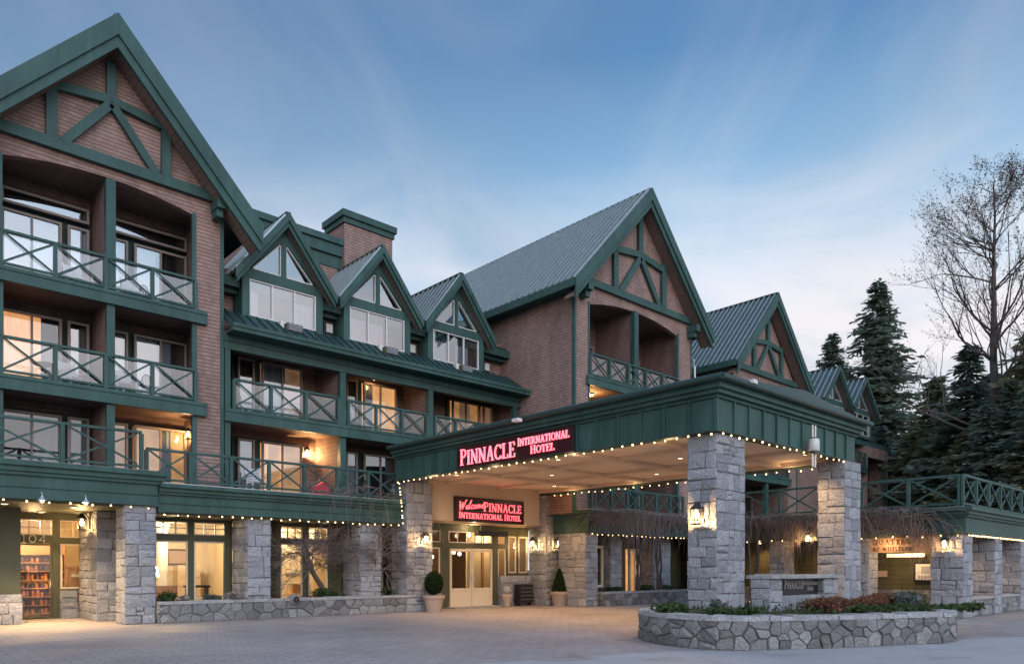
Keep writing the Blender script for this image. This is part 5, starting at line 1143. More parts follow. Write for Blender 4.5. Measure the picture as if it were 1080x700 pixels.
lantern((15.12, 9.78, 2.82), (-1,0,0), 'caged lantern glowing on the big front canopy pillar', 34, 1.25)
lantern((15.98, 22.22, 2.65), (0,-1,0), 'caged lantern on the stone pillar left of the entrance doors', 22, 1.2)
lantern((22.36, 22.75, 2.65), (-1,0,0), 'caged lantern on the door side of the pillar right of the entrance', 22, 1.2)
lantern((22.95, 22.12, 2.65), (0,-1,0), 'caged lantern on the front of the pillar right of the entrance', 22, 1.2)
lantern((26.02, 7.85, 2.35), (-1,0,0), 'caged lantern on the corner column of the restaurant block', 12, 1.1)
lantern((26.04, 12.3, 2.70), (-1,0,0), 'bright bare lantern beside the second canopy pillar, near the olive wall', 24, 0.9)
lantern((5.72, 25.2, 2.95), (-1,0,0), 'square glowing lantern on the inner stone pier of the corner shop', 24, 1.2)
lantern((8.72, 25.0, 5.98), (-1,0,0), 'small lit lantern on the first-floor balcony wall of the left gable', 26, 0.9)
lantern((13.15, 25.85, 5.96), (0,-1,0), 'small lit lantern on the middle balcony above the lounge windows', 55, 0.9)
# unseen-bulb porch lights on the middle and far gables' balconies (their soffits glow)
def ceiling_lamp(x, y, z, e, label):
    o = thing('ceiling_lamp', (x, y, z), label, 'ceiling lamp', 'balcony ceiling lamps'); mb = MB(); mb.lathe([(0.13, z), (0.13, z-0.03), (0.10, z-0.05)], x, y, 14); mb.build('base', M['white'], o)
    mb = MB(); mb.lathe([(0.11, z-0.05), (0.09, z-0.11), (0.03, z-0.13)], x, y, 14); mb.build('shade', M['lamp_soft'], o, smooth=True); light('ceiling_lamp_light', (x, y, z-0.3), e, (1.0, 0.56, 0.22), 0.1, o)
ceiling_lamp(25.0, 21.9, 9.44, 75, 'lit round lamp under the middle gable third-floor ceiling')
ceiling_lamp(40.0, 22.0, 11.84, 60, 'lit round lamp under the far gable top balcony ceiling')
ceiling_lamp(15.8, 25.2, 9.18, 7, 'dim lamp under the ceiling of the second dormer-wing balcony')
# gooseneck shop lamps
goose = None
for k, (x, lab) in enumerate(((2.95, 'leftmost gooseneck lamp over the corner shop fascia'), (3.95, 'middle gooseneck lamp over the corner shop fascia'), (4.95, 'rightmost gooseneck lamp over the corner shop fascia, nearest the pillar'))):
    if goose is None:
        o = thing('gooseneck_lamp', (x, 22.45, 3.5), lab, 'shop lamp', 'gooseneck shop lamps')
        mb = MB(); mb.tube([(x, 22.45, 3.78), (x, 22.25, 3.86), (x, 22.1, 3.82), (x, 22.06, 3.70)], 0.014, 6); mb.build('arm', M['zinc'], o)
        mb = MB(); mb.lathe([(0.03, 3.72), (0.05, 3.66), (0.15, 3.54), (0.155, 3.53)], x, 22.06, 16); mb.build('shade', M['zinc'], o)
        mb = MB(); mb.lathe([(0.02, 3.57), (0.055, 3.53), (0.06, 3.50), (0.02, 3.46)], x, 22.06, 12); mb.build('bulb', M['lamp'], o)
        light('gooseneck_light', (x, 22.06, 3.42), 160, (1.0, 0.70, 0.36), 0.06, o, 'SPOT', spot=R(120), blend=0.5); o.location.z = 3.30; o.scale = (0.72, 0.72, 0.72); goose = o
    else:
        o = copy_tree(goose); o.location = (x, 22.45, 3.30); o['label'] = lab
for x, y, z, lab in ((14.62, 15.3, 5.86, 'small white floodlight above the canopy neon sign'), (16.2, 8.92, 6.02, 'small floodlight at the front corner of the canopy roof')):
    o = thing('floodlight', (x, y, z), lab, 'floodlight'); mb = MB(); mb.bar((x-0.02, y, z+0.02), (x-0.3, y, z-0.02), 0.04, 0.04); mb.build('bracket', M['black'], o)
    mb = MB(); mb.box(x-0.42, x-0.24, y-0.12, y+0.12, z-0.12, z-0.03); mb.build('head', M['white'], o)
# twin cylinder lamp hung on the canopy front
tl = thing('cylinder_lamp', (19.4, 9.2, 4.6), 'white cylinder lamp with four prongs on the front canopy fascia', 'lamp')
mb = MB(); mb.lathe([(0.12, 4.72), (0.15, 4.74), (0.14, 5.02), (0.11, 5.06)], 19.4, 9.06, 16); mb.build('body', M['white'], tl, smooth=True)
mb = MB(); mb.box(19.28, 19.52, 9.0, 9.27, 4.66, 4.70); mb.lathe([(0.1, 5.06), (0.1, 5.09)], 19.4, 9.06, 12); mb.build('bracket', M['black'], tl)
for sx in (-0.075, 0.075):
    for za, zb in ((5.09, 5.42), (4.30, 4.66)): mb = MB(); mb.tube([(19.4+sx, 9.06, za), (19.4+sx*1.1, 9.06, zb)], 0.026, 8); mb.build('prong', M['paper'], tl)
# downpipe
dp = MB(); dp.tube([(31.25, 20.6, 4.1), (31.25, 20.6, 11.5), (31.6, 20.9, 12.0)], 0.05, 8); dp.build('downpipe', M['white'], hotel)

# ------------------------------------------------------------------ strings of lights
proto_bulb = None
def string(pts, n, label, group='festoon strings of warm bulbs', sag=0.03, r=0.023, glow=0, goff=Vector((0,0,0)), gl_e=9):
    global proto_bulb
    P = [Vector(p) for p in pts]; o = thing('string_lights', P[0], label, 'string lights', group)
    for q_ in range(glow): light('string_glow', P[0].lerp(P[-1], (q_+0.5)/glow)+goff, gl_e, (1.0, 0.66, 0.34), 0.15, o)
    seg = [(b-a).length for a, b in zip(P, P[1:])]; tot = sum(seg); pos = []
    for i in range(n):
        d = tot*(i+0.5)/n+rnd.uniform(-0.04, 0.04)
        for a, b, l in zip(P, P[1:], seg):
            if d <= l or (b-P[-1]).length < 1e-6: pos.append(a.lerp(b, min(1, d/l))); break
            d -= l
    mb = MB(); path = [P[0]]
    for q in pos: path.append(q+Vector((0,0,0.03)))
    path.append(P[-1]); mb.tube(path, 0.008, 4); mb.build('cable', M['black'], o)
    for q in pos:
        if proto_bulb is None:
            mb = MB(); mb.lathe([(r*0.4, r), (r*0.9, r*0.5), (r, 0), (r*0.8, -r*0.6), (r*0.25, -r)], 0, 0, 8); b = mb.build('bulb', M['bulb'], None, smooth=True); proto_bulb = b
        else: b = proto_bulb.copy(); col.objects.link(b)
        b.parent = o; b.location = q-P[0]+Vector((0, 0, -0.02+rnd.uniform(-sag, sag*0.3))); k = rnd.uniform(0.85, 1.15); b.scale = (k, k, k)
    return o
string([(14.93, 22.4, 4.72), (14.93, 9.22, 4.72)], 40, 'bulb string along the lower edge of the canopy side that carries the neon sign', glow=4, goff=Vector((0.45, 0, -0.15)))
string([(14.95, 9.23, 4.72), (22.6, 9.23, 4.72)], 21, 'bulb string along the lower edge of the canopy front above the island')
string([(22.52, 9.6, 4.70), (22.52, 22.0, 4.70)], 32, 'bulb string under the far edge of the canopy ceiling', glow=4, goff=Vector((-0.3, 0, -0.15)))
string([(0.5, 22.40, 3.33), (6.85, 22.40, 3.33)], 13, 'bulb string below the left corner shop fascia')
string([(6.9, 22.45, 3.17), (15.25, 22.45, 3.17)], 26, 'bulb string below the green fascia over the lounge windows')
string([(15.0, 22.3, 4.72), (15.05, 22.2, 3.9), (15.1, 22.2, 3.2)], 11, 'short bulb string hanging down the stone pillar left of the entrance')
string([(22.85, 20.08, 3.03), (31.4, 20.08, 3.03)], 26, 'bulb string under the vines right of the entrance')
string([(25.93, 16.4, 2.64), (25.93, 7.3, 2.64)], 19, 'bulb string along the shaded side of the restaurant block')
string([(26.0, 7.23, 2.64), (40, 7.23, 2.64)], 70, 'closely spaced bulb rope along the front of the restaurant block', sag=0.01, r=0.017)

# ------------------------------------------------------------------ balcony and roof odds and ends
def chair_slat(x, y, z, rz, label, mat='resin'):
    o = thing('balcony_chair', (x, y, z), label, 'chair', 'slatted balcony chairs'); o.rotation_euler = (0, 0, 0)
    c, s = math.cos(rz), math.sin(rz)
    def T(a, b, h): return (x+a*c-b*s, y+a*s+b*c, z+h)
    def B(mb, p, q, w, h, up=(0,0,1)): mb.bar(T(*p), T(*q), w, h, up=up)
    mb = MB()
    for i in range(6): B(mb, (-0.24, -0.22+0.09*i, 0.42-0.008*i), (0.24, -0.22+0.09*i, 0.42-0.008*i), 0.07, 0.02)
    mb.build('seat', M[mat], o)
    mb = MB()
    for i in range(7): B(mb, (-0.24, 0.26+0.028*i, 0.46+0.075*i), (0.24, 0.26+0.028*i, 0.46+0.075*i), 0.018, 0.055)
    for sx in (-0.25, 0.25): B(mb, (sx, 0.24, 0.4), (sx, 0.46, 0.98), 0.04, 0.04)
    mb.build('backrest', M[mat], o)
    for sx in (-0.27, 0.27):
        mb = MB(); B(mb, (sx, -0.25, 0.62), (sx, 0.32, 0.62), 0.05, 0.03); mb.build('armrest', M[mat], o)
        for a, b_ in ((-0.24, 0.62), (0.28, 0.42)): mb = MB(); B(mb, (sx, a, 0), (sx*0.97, a+(0.02 if a < 0 else -0.02), b_), 0.04, 0.04, up=(0,1,0)); mb.build('leg', M[mat], o)
    return o
def chair_metal(x, y, z, rz, label):
    o = thing('bistro_chair', (x, y, z), label, 'chair', 'dark wire balcony chairs'); c, s = math.cos(rz), math.sin(rz)
    def T(a, b, h): return (x+a*c-b*s, y+a*s+b*c, z+h)
    mb = MB(); mb.lathe([(0.22, z+0.45), (0.23, z+0.47), (0.2, z+0.48)], x, y, 14); mb.build('seat', M['black'], o)
    mb = MB(); pts = [T(0.21*math.cos(R(t)), 0.2, 0.47+0.42*math.sin(R(t))) for t in range(0, 181, 15)]; mb.tube(pts, 0.016, 6)
    for k in range(-3, 4): mb.tube([T(0.05*k, 0.2, 0.47), T(0.05*k, 0.2, 0.47+0.42*math.sqrt(max(0, 1-(0.05*k/0.21)**2)))], 0.009, 5)
    mb.build('backrest', M['black'], o)
    for a, b_ in ((-0.17, -0.15), (0.17, -0.15), (-0.17, 0.17), (0.17, 0.17)): mb = MB(); mb.tube([T(a, b_, 0.46), T(a*1.25, b_*1.25, 0)], 0.012, 6); mb.build('leg', M['black'], o)
def table_round(x, y, z, label):
    o = thing('bistro_table', (x, y, z), label, 'table', 'small balcony tables'); mb = MB(); mb.lathe([(0.30, z+0.68), (0.31, z+0.7), (0.29, z+0.715)], x, y, 20); mb.build('table_top', M['black'], o)
    mb = MB(); mb.tube([(x, y, z+0.02), (x, y, z+0.68)], 0.025, 8); mb.build('stem', M['black'], o); mb = MB(); mb.lathe([(0.2, z), (0.2, z+0.02), (0.04, z+0.05)], x, y, 16); mb.build('base', M['black'], o)
chair_slat(5.35, 24.75, 9.67, R(15), 'white slatted chair on the top left-gable balcony, left of the post')
chair_slat(6.75, 24.7, 9.67, R(-10), 'white slatted chair on the top left-gable balcony, just right of the post')
chair_metal(7.3, 24.9, 9.67, R(20), 'dark wire chair on the top left-gable balcony, right bay')
table_round(4.5, 24.8, 6.77, 'dark round table on the left-gable balcony before the orange window')
chair_slat(5.25, 24.8, 6.77, R(20), 'white slatted chair on the middle left-gable balcony, left of the post')
chair_metal(5.65, 24.55, 6.77, R(-30), 'dark wire chair against the post on the middle left-gable balcony')
chair_slat(6.55, 24.6, 6.77, R(0), 'white slatted chair on the middle left-gable balcony, right of the post')
chair_metal(7.3, 24.6, 6.77, R(20), 'dark wire chair on the middle left-gable balcony, right bay')
chair_metal(10.0, 24.7, 6.74, R(-20), 'dark wire chair behind the first dormer-wing balcony rail')
chair_metal(12.9, 24.7, 6.74, R(20), 'dark wire chair at the right end of the first dormer-wing balcony')
chair_slat(14.5, 24.7, 6.74, R(10), 'white slatted chair on the second dormer-wing balcony')
chair_metal(17.0, 24.7, 6.74, R(10), 'dark wire chair at the right end of the second dormer-wing balcony')
chair_metal(19.2, 24.7, 6.74, R(10), 'dark wire chair on the third dormer-wing balcony')
chair_slat(10.6, 24.3, 4.07, R(0), 'white slatted chair on the long terrace below the dormers')
chair_metal(15.0, 24.3, 4.07, R(30), 'dark wire chair on the terrace near the canopy')
chair_slat(24.6, 21.7, 9.67, R(0), 'white slatted chair on the middle gable top balcony, left bay')
chair_metal(27.6, 21.5, 9.67, R(0), 'dark wire chair on the middle gable top balcony, right of the post')
table_round(28.4, 21.5, 9.67, 'dark round table on the middle gable top balcony')
o = MB(); o.prism([(12.45, 4.08), (13.15, 4.08), (13.15, 4.42), (12.98, 4.72), (12.82, 4.62), (12.62, 4.5)], 1, 24.0, 24.25); tag(o.build('folded_umbrella', M['red'], None, origin=(12.8, 24.1, 4.08)), 'red folded fabric behind the terrace rail under the lit lantern', 'fabric')
def air_con(x, label, xf):
    o = thing('air_conditioner', (x, 24.2, 9.95), label, 'air conditioner', 'window air conditioners'); mb = MB(); mb.box(x, x+0.58, 24.02, 24.48, 9.84, 10.10); mb.build('case', M['green_dark'], o)
    mb = MB()
    for i in range(5): mb.box(x+0.05, x+0.54, 23.995, 24.018, 9.865+0.046*i, 9.885+0.046*i)
    mb.build('grille', M['grille'], o)
    mb = MB(); mb.box(x-0.16, x-0.03, 24.2, 24.4, 9.92, 10.16); mb.build('bracket', M['white'], o)
air_con(11.55, 'grey air conditioner under the first dormer window, nearest the left gable', 0); air_con(15.55, 'grey air conditioner under the pink-curtained dormer window', 0); air_con(19.3, 'grey air conditioner under the third dormer window by the middle gable', 0)
for x, lab in ((13.75, 'white vent box between the first and second dormers'), (17.55, 'white vent box between the second and third dormers'), (21.6, 'white vent box right of the third dormer')):
    o = thing('vent_box', (x, 25.2, 10.5), lab, 'vent', 'white vent boxes'); mb = MB(); mb.box(x-0.2, x+0.2, 25.14, 25.3, 10.42, 10.86); mb.build('frame', M['black'], o); mb = MB(); mb.box(x-0.12, x+0.14, 25.09, 25.14, 10.48, 10.8); mb.build('cover', M['white'], o)
o = thing('roof_vent', (31.9, 23.0, 11.9), 'white vent pipe beside the middle gable', 'vent'); mb = MB(); mb.tube([(32.3, 22.9, 11.0), (32.3, 22.9, 11.9), (32.0, 22.7, 12.1)], 0.06, 8); mb.build('pipe', M['white'], o)

# ------------------------------------------------------------------ shop goods, lounge furniture, entrance pots
sh = thing('goods_shelf', (4.6, 27.6, 0), 'tall wooden shelf of goods behind the corner shop door', 'shelf')
mb = MB(); mb.box(3.9, 5.5, 27.75, 27.8, 0.05, 2.3); mb.build('back', M['wood'], sh)
SZ = [0.12+0.27*i for i in range(8)]
for z in SZ: mb = MB(); mb.box(3.9, 5.5, 27.4, 27.748, z, z+0.03); mb.build('shelf_board', M['wood'], sh)
for x in (3.86, 5.5): mb = MB(); mb.box(x, x+0.04, 27.38, 27.8, 0.03, 2.3); mb.build('side_panel', M['wood'], sh)
jarp = []
for mat_, nm, lab, grp in (('jar', 'amber_jar', 'small amber jar in a row on the corner shop shelf', 'amber jars on the shop shelf'), ('jar2', 'dark_tin', 'small dark tin in a row on the corner shop shelf', 'dark tins on the shop shelf')):
    mb = MB(); mb.lathe([(0.045, 0), (0.05, 0.02), (0.05, 0.13), (0.03, 0.16), (0.032, 0.18)], 0, 0, 10); o = mb.build(nm, M[mat_], None, smooth=True); tag(o, lab, 'jar' if mat_ == 'jar' else 'tin', grp); jarp.append([o, 0])
for z in SZ[:-1]:
    for i in range(12):
        e = jarp[0 if rnd.random() < 0.6 else 1]; o = e[0] if e[1] == 0 else e[0].copy()
        if e[1]: col.objects.link(o)
        e[1] += 1; o.location = (3.99+0.128*i+rnd.uniform(-.02, .02), 27.5+rnd.uniform(-.04, .04), z+0.03); k = rnd.uniform(0.85, 1.15); o.scale = (k, k, k*rnd.uniform(0.8, 1.1))
ct = thing('shop_counter', (5.9, 27.6, 0), 'wooden display counter behind the corner shop window', 'counter')
mb = MB(); mb.box(5.6, 6.7, 27.4, 28.0, 0.03, 1.0); mb.build('base', M['wood'], ct); mb = MB(); mb.box(5.6, 6.7, 27.4, 27.44, 1.0, 1.6); mb.box(5.55, 6.72, 27.38, 28.0, 1.6, 1.66); mb.build('display_case', M['wood'], ct); mb = MB(); mb.box(5.7, 6.05, 27.37, 27.39, 1.3, 1.4); mb.build('price_card', M['paper'], ct)
lc = thing('lounge_cabinet', (8.7, 27.9, 0), 'pale drawer cabinet inside the lounge window', 'cabinet')
mb = MB(); mb.box(9.1, 9.9, 27.6, 28.1, 0.03, 1.7); mb.build('body', M['cream_door'], lc)
for i in range(4): mb = MB(); mb.box(9.13, 9.87, 27.57, 27.6, 0.2+0.36*i, 0.52+0.36*i); mb.build('drawer', M['cream'], lc)
pc = thing('white_column', (8.4, 26.6, 0), 'white round column inside the lounge', 'column'); mb = MB(); mb.lathe([(0.26, 0.03), (0.26, 0.15), (0.2, 0.2), (0.19, 2.9), (0.26, 3.0), (0.26, 3.14)], 8.3, 26.8, 20); mb.build('shaft', M['white'], pc, smooth=False)
tb_ = thing('lounge_bench', (8.8, 25.0, 0), 'black-topped bench inside the lounge window', 'bench'); mb = MB(); mb.box(8.5, 9.25, 24.9, 25.3, 0.95, 1.02); mb.build('seat', M['black'], tb_)
for x in (8.55, 9.16): mb = MB(); mb.box(x, x+0.05, 24.95, 25.25, 0.02, 0.95); mb.build('leg', M['black'], tb_)
bs = thing('bookcase', (10.95, 24.6, 0), 'dark narrow bookcase beside the middle lounge pier', 'bookcase'); mb = MB(); mb.box(10.6, 11.1, 24.5, 24.55, 0, 2.5); mb.build('back', M['letter_dark'], bs)
fr_ = thing('lounge_partition', (12.7, 26.0, 0), 'cream partition with a dark rail inside the right lounge window', 'partition'); mb = MB(); mb.box(12.3, 13.8, 26.4, 26.5, 0.03, 3.1); mb.build('panel', M['cream_door'], fr_); mb = MB(); mb.box(12.6, 13.2, 26.36, 26.4, 1.35, 1.41); mb.build('rail', M['zinc'], fr_)
def lounge_picture(x, z, w, h, y, label):
    o = thing('picture', (x, y, z), label, 'picture'); mb = MB(); mb.box(x-w/2, x+w/2, y-0.03, y, z-h/2, z+h/2); mb.build('frame', M['letter_dark'], o)
    mb = MB(); mb.box(x-w/2+0.07, x+w/2-0.07, y-0.04, y-0.03, z-h/2+0.07, z+h/2-0.07); mb.build('canvas', M['terracotta'], o)
lounge_picture(9.4, 2.0, 0.9, 0.6, 28.39, 'dark framed picture over the drawer cabinet in the lounge')
lounge_picture(7.6, 1.9, 0.6, 0.9, 28.39, 'tall dark framed picture at the left end of the lounge')
lounge_picture(11.6, 1.9, 0.8, 0.8, 28.39, 'square dark framed picture behind the right lounge window')
dk_ = thing('doorway', (8.6, 28.3, 0), 'dark doorway in the back wall of the lounge', 'door'); mb = MB(); mb.box(8.2, 8.3, 28.3, 28.4, 0.02, 2.3); mb.box(8.95, 9.05, 28.3, 28.4, 0.02, 2.3) if False else mb.box(8.7, 8.8, 28.3, 28.4, 0.02, 2.3); mb.box(8.3, 8.7, 28.3, 28.4, 2.2, 2.3); mb.build('frame', M['wood'], dk_); mb = MB(); mb.box(8.3, 8.7, 28.34, 28.4, 0.02, 2.2); mb.build('door_leaf', M['letter_dark'], dk_)
def floor_lamp(x, y, label):
    o = thing('floor_lamp', (x, y, 0), label, 'lamp'); mb = MB(); mb.lathe([(0.15, 0.02), (0.15, 0.05), (0.02, 0.07), (0.015, 1.35)], x, y, 12); mb.build('stand', M['black'], o); mb = MB(); mb.lathe([(0.2, 1.3), (0.12, 1.65)], x, y, 16); mb.build('shade', M['lamp_soft'], o, smooth=True)
floor_lamp(7.6, 25.4, 'lit floor lamp behind the leftmost lounge window'); floor_lamp(11.75, 26.0, 'lit floor lamp behind the bare tree in the right lounge window')
def armchair(x, y, rz, label):
    o = thing('armchair', (x, y, 0), label, 'armchair'); mb = MB(); mb.box(x-0.35, x+0.35, y-0.35, y+0.35, 0.2, 0.48); mb.build('seat', M['wood'], o); mb = MB(); mb.box(x-0.35, x+0.35, y+0.25*rz-0.1, y+0.25*rz+0.1, 0.48, 1.02); mb.build('backrest', M['wood'], o)
    for sx in (-0.4, 0.4): mb = MB(); mb.box(x+sx-0.07, x+sx+0.07, y-0.35, y+0.35, 0.2, 0.68); mb.build('armrest', M['wood'], o)
    for sx in (-0.32, 0.32):
        for sy in (-0.28, 0.28): mb = MB(); mb.box(x+sx-0.025, x+sx+0.025, y+sy-0.025, y+sy+0.025, 0.02, 0.2); mb.build('leg', M['letter_dark'], o)
armchair(7.9, 24.9, 1, 'brown armchair behind the leftmost lounge window'); armchair(12.6, 24.9, 1, 'brown armchair behind the right lounge window')
def leaf_cloud(mb, c, rx, ry, rz, n, size, rng, dens_top=True, mi=0, shell=0.45, vlo=0.0):
    for _ in range(n):
        while True:
            p = Vector((rng.uniform(-1,1), rng.uniform(-1,1), rng.uniform(-1,1)))
            if p.length <= 1 and p.length > shell*rng.random(): break
        q = Vector((c[0]+p.x*rx, c[1]+p.y*ry, c[2]+p.z*rz)); s = size*rng.uniform(0.6, 1.4)
        a = Vector((rng.gauss(0,1), rng.gauss(0,1), rng.gauss(0,0.6))).normalized(); b = a.cross(Vector((rng.gauss(0,1), rng.gauss(0,1), rng.gauss(0,1)))).normalized()
        v = min(1, max(0, rng.uniform(vlo, 1)))
        mb.poly([q-a*s, q+b*s*0.45, q+a*s, q-b*s*0.45], mi, v)
def topiary(x, y, label, tall):
    o = thing('potted_topiary', (x, y, 0), label, 'potted plant', 'potted topiaries by the doors'); rng = random.Random(int(x*10))
    mb = MB(); mb.lathe([(0.30, 0), (0.30, 0.05), (0.345, 0.3), (0.40, 0.55), (0.45, 0.57), (0.46, 0.68), (0.44, 0.70), (0.40, 0.69), (0.38, 0.6)], x, y, 28); mb.build('pot', M['terracotta'], o)
    mb = MB(); mb.lathe([(0.05, 0.55), (0.04, 0.95)], x, y, 8); mb.build('stem', M['bark'], o)
    mb = MB()
    for k in range(2600):
        t = rng.random()**0.7 if tall else rng.random(); 
        if tall: z = 0.72+1.15*(1-t); r = 0.40*t**0.75
        else: z = 0.74+1.0*t; r = 0.42*math.sqrt(max(0, 1-(2*t-0.95)**2))*(0.94)
        a = rng.uniform(0, 6.283); rr = r*rng.uniform(0.8, 1.04); q = Vector((x+rr*math.cos(a), y+rr*math.sin(a), z)); s = 0.032*rng.uniform(0.7, 1.4)
        d = Vector((math.cos(a), math.sin(a), 0.6)).normalized(); u = Vector((rng.gauss(0,1), rng.gauss(0,1), rng.gauss(0,1))).cross(d).normalized(); w = (d*rng.uniform(0.2, 0.9)+u.cross(d)).normalized()
        mb.poly([q-u*s*0.5, q+w*s*1.2, q+u*s*0.5, q-w*s*0.5], 0, rng.random())
    if tall: mb.lathe([(0.33, 0.74), (0.27, 1.1), (0.15, 1.5), (0.02, 1.82)], x, y, 14, 0, 0.0)
    else: mb.lathe([(0.15, 0.76), (0.34, 0.95), (0.37, 1.22), (0.28, 1.5), (0.05, 1.68)], x, y, 14, 0, 0.0)
    mb.build('foliage', M['topiary'], o); o.scale = (0.9, 0.9, 0.86)
topiary(16.15, 21.75, 'round clipped bush in a sand-coloured pot left of the entrance doors', False); topiary(22.75, 21.7, 'cone-clipped bush in a sand-coloured pot right of the entrance doors', True)
ur = thing('small_urn', (20.55, 22.6, 0), 'small pale urn with a ball finial beside the door', 'urn'); mb = MB(); mb.lathe([(0.14, 0), (0.15, 0.06), (0.10, 0.12), (0.19, 0.35), (0.22, 0.5), (0.19, 0.52)], 20.55, 22.6, 18); mb.build('body', M['terracotta'], ur, smooth=True); mb = MB(); mb.lathe([(0.03, 0.5), (0.14, 0.58), (0.17, 0.70), (0.12, 0.82), (0.02, 0.86)], 20.55, 22.6, 16); mb.build('finial', M['coping'], ur, smooth=True)
bx = thing('newspaper_box', (21.75, 22.9, 0), 'black slatted newspaper box against the low wall right of the doors', 'newspaper box'); mb = MB(); mb.box(21.35, 22.15, 22.7, 23.02, 0.12, 0.92); mb.build('case', M['black'], bx)
mb = MB()
for i in range(4): mb.box(21.42, 22.08, 22.675, 22.70, 0.24+0.16*i, 0.30+0.16*i)
mb.build('slat', M['dark_room2'], bx)
for x in (21.42, 22.05): mb = MB(); mb.box(x-0.03, x+0.03, 22.75, 22.95, 0, 0.12); mb.build('leg', M['black'], bx)
cf = thing('heater', (19.6, 22.9, 3.0), 'dark heater bar hanging above the entrance doors', 'heater'); mb = MB(); mb.box(19.2, 20.8, 22.84, 23.1, 2.92, 3.12); mb.build('case', M['black'], cf); mb = MB(); mb.tube([(19.4, 22.95, 3.12), (19.4, 22.95, 3.36)], 0.015, 6); mb.tube([(20.6, 22.95, 3.12), (20.6, 22.95, 3.36)], 0.015, 6); mb.build('hanger', M['black'], cf)
pl = thing('pendant_lamp', (18.75, 22.9, 2.9), 'small lit pendant lamp in front of the entrance transom', 'pendant lamp'); mb = MB(); mb.tube([(18.75, 22.9, 3.36), (18.75, 22.9, 3.0)], 0.01, 6); mb.build('rod', M['black'], pl); mb = MB(); mb.lathe([(0.02, 3.0), (0.06, 2.95), (0.065, 2.9), (0.02, 2.84)], 18.75, 22.9, 12); mb.build('bulb', M['lamp'], pl)

lp = thing('lobby_partition', (21.6, 25.4, 0), 'cream partition wall behind the right hand entrance windows', 'partition'); mb = MB(); mb.box(20.7, 22.38, 25.4, 25.5, 0.03, 3.3); mb.build('panel', M['plaster'], lp); mb = MB(); mb.box(21.5, 21.62, 25.33, 25.4, 0.03, 3.3); mb.build('pilaster', M['wood'], lp)
lw = thing('lobby_screen', (17.1, 25.2, 0), 'cream screen behind the left side light of the entrance', 'screen'); mb = MB(); mb.box(16.55, 17.3, 25.2, 25.28, 0.03, 3.2); mb.build('panel', M['plaster'], lw); mb = MB(); mb.box(17.3, 17.42, 25.18, 25.3, 0.03, 3.2); mb.build('post', M['wood'], lw)
lamp0 = None
for x, y, z, lab in ((18.5, 26.0, 2.2, 'small lit globe pendant inside the lobby, seen in the left door leaf'), (19.5, 26.4, 2.1, 'small lit globe pendant inside the lobby, between the door leaves'), (20.1, 25.6, 2.3, 'small lit globe pendant inside the lobby, seen in the right door leaf'), (20.9, 26.2, 2.25, 'small lit globe pendant inside the lobby, behind the narrow side light'), (22.0, 25.8, 2.35, 'small lit globe pendant inside the lobby, behind the right hand window')):
    if lamp0 is None:
        o = thing('globe_pendant', (x, y, z), lab, 'pendant lamp', 'lobby globe pendants'); mb = MB(); mb.lathe([(0.02, z-0.09), (0.07, z-0.06), (0.09, z), (0.07, z+0.06), (0.02, z+0.09)], x, y, 14); mb.build('globe', M['lamp_soft'], o, smooth=True); mb = MB(); mb.tube([(x, y, z+0.09), (x, y, 3.36)], 0.008, 5); mb.build('rod', M['black'], o); lamp0 = o
    else: o = copy_tree(lamp0); o.location = (x, y, z); o['label'] = lab
rd = thing('reception_desk', (19.4, 27.0, 0), 'dark wooden reception desk seen through the entrance doors', 'desk'); mb = MB(); mb.box(18.3, 20.4, 26.7, 27.3, 0.03, 1.05); mb.build('base', M['wood'], rd); mb = MB(); mb.box(18.2, 20.5, 26.6, 27.4, 1.05, 1.12); mb.build('counter_top', M['letter_dark'], rd)
pa = thing('picture', (19.3, 28.36, 1.9), 'dark framed picture on the lobby wall', 'picture'); mb = MB(); mb.box(18.5, 20.2, 28.32, 28.38, 1.45, 2.4); mb.build('frame', M['letter_dark'], pa); mb = MB(); mb.box(18.6, 20.1, 28.30, 28.32, 1.55, 2.3); mb.build('canvas', M['green_dark'], pa)
# ------------------------------------------------------------------ planting
def shrub(x, y, z, r, h, mat, label, group=None, n=500, size=0.06, name='shrub', upright=False, seed=None):
    rng = random.Random(seed if seed is not None else int(x*97+y*13)); o = thing(name, (x, y, z), label, 'shrub', group)
    st = MB()
    for k in range(7): a = rng.uniform(0, 6.28); st.tube([(x, y, z), (x+r*0.4*math.cos(a), y+r*0.4*math.sin(a), z+h*0.5), (x+r*0.75*math.cos(a), y+r*0.75*math.sin(a), z+h*rng.uniform(0.7, 0.95))], [0.012, 0.008, 0.004], 4)
    st.build('stem', M['twig'], o)
    mb = MB()
    for k in range(5): a = rng.uniform(0, 6.28); d = r*0.5*rng.random(); leaf_cloud(mb, (x+d*math.cos(a), y+d*math.sin(a), z+h*rng.uniform(0.4, 0.62)), r*0.6, r*0.6, h*0.42, n//5, size, rng)
    mb.build('foliage', M[mat], o); return o
ipos = [(13.2, 9.4, 'leaf', 'left end, front of the pillar', 0.5, 0.32), (13.0, 8.6, 'leaf', 'front left rim', 0.5, 0.26)]
shrub(13.15, 9.3, 0.55, 0.55, 0.34, 'leaf', 'low green shrub at the left end of the stone island', n=700)
shrub(13.3, 8.2, 0.55, 0.5, 0.24, 'leaf', 'flat green shrub on the stone island just left of the front pillar base', n=600)
shrub(14.15, 8.75, 0.55, 0.3, 0.34, 'grey_leaf', 'small pale grey shrub beside the front pillar', n=300)
shrub(14.5, 8.2, 0.55, 0.4, 0.2, 'leaf', 'thin green tuft in front of the pillar base', n=300)
shrub(16.6, 7.25, 0.55, 0.2, 0.3, 'pink', 'small pink-flowered plant at the front of the stone island', n=70, size=0.04)
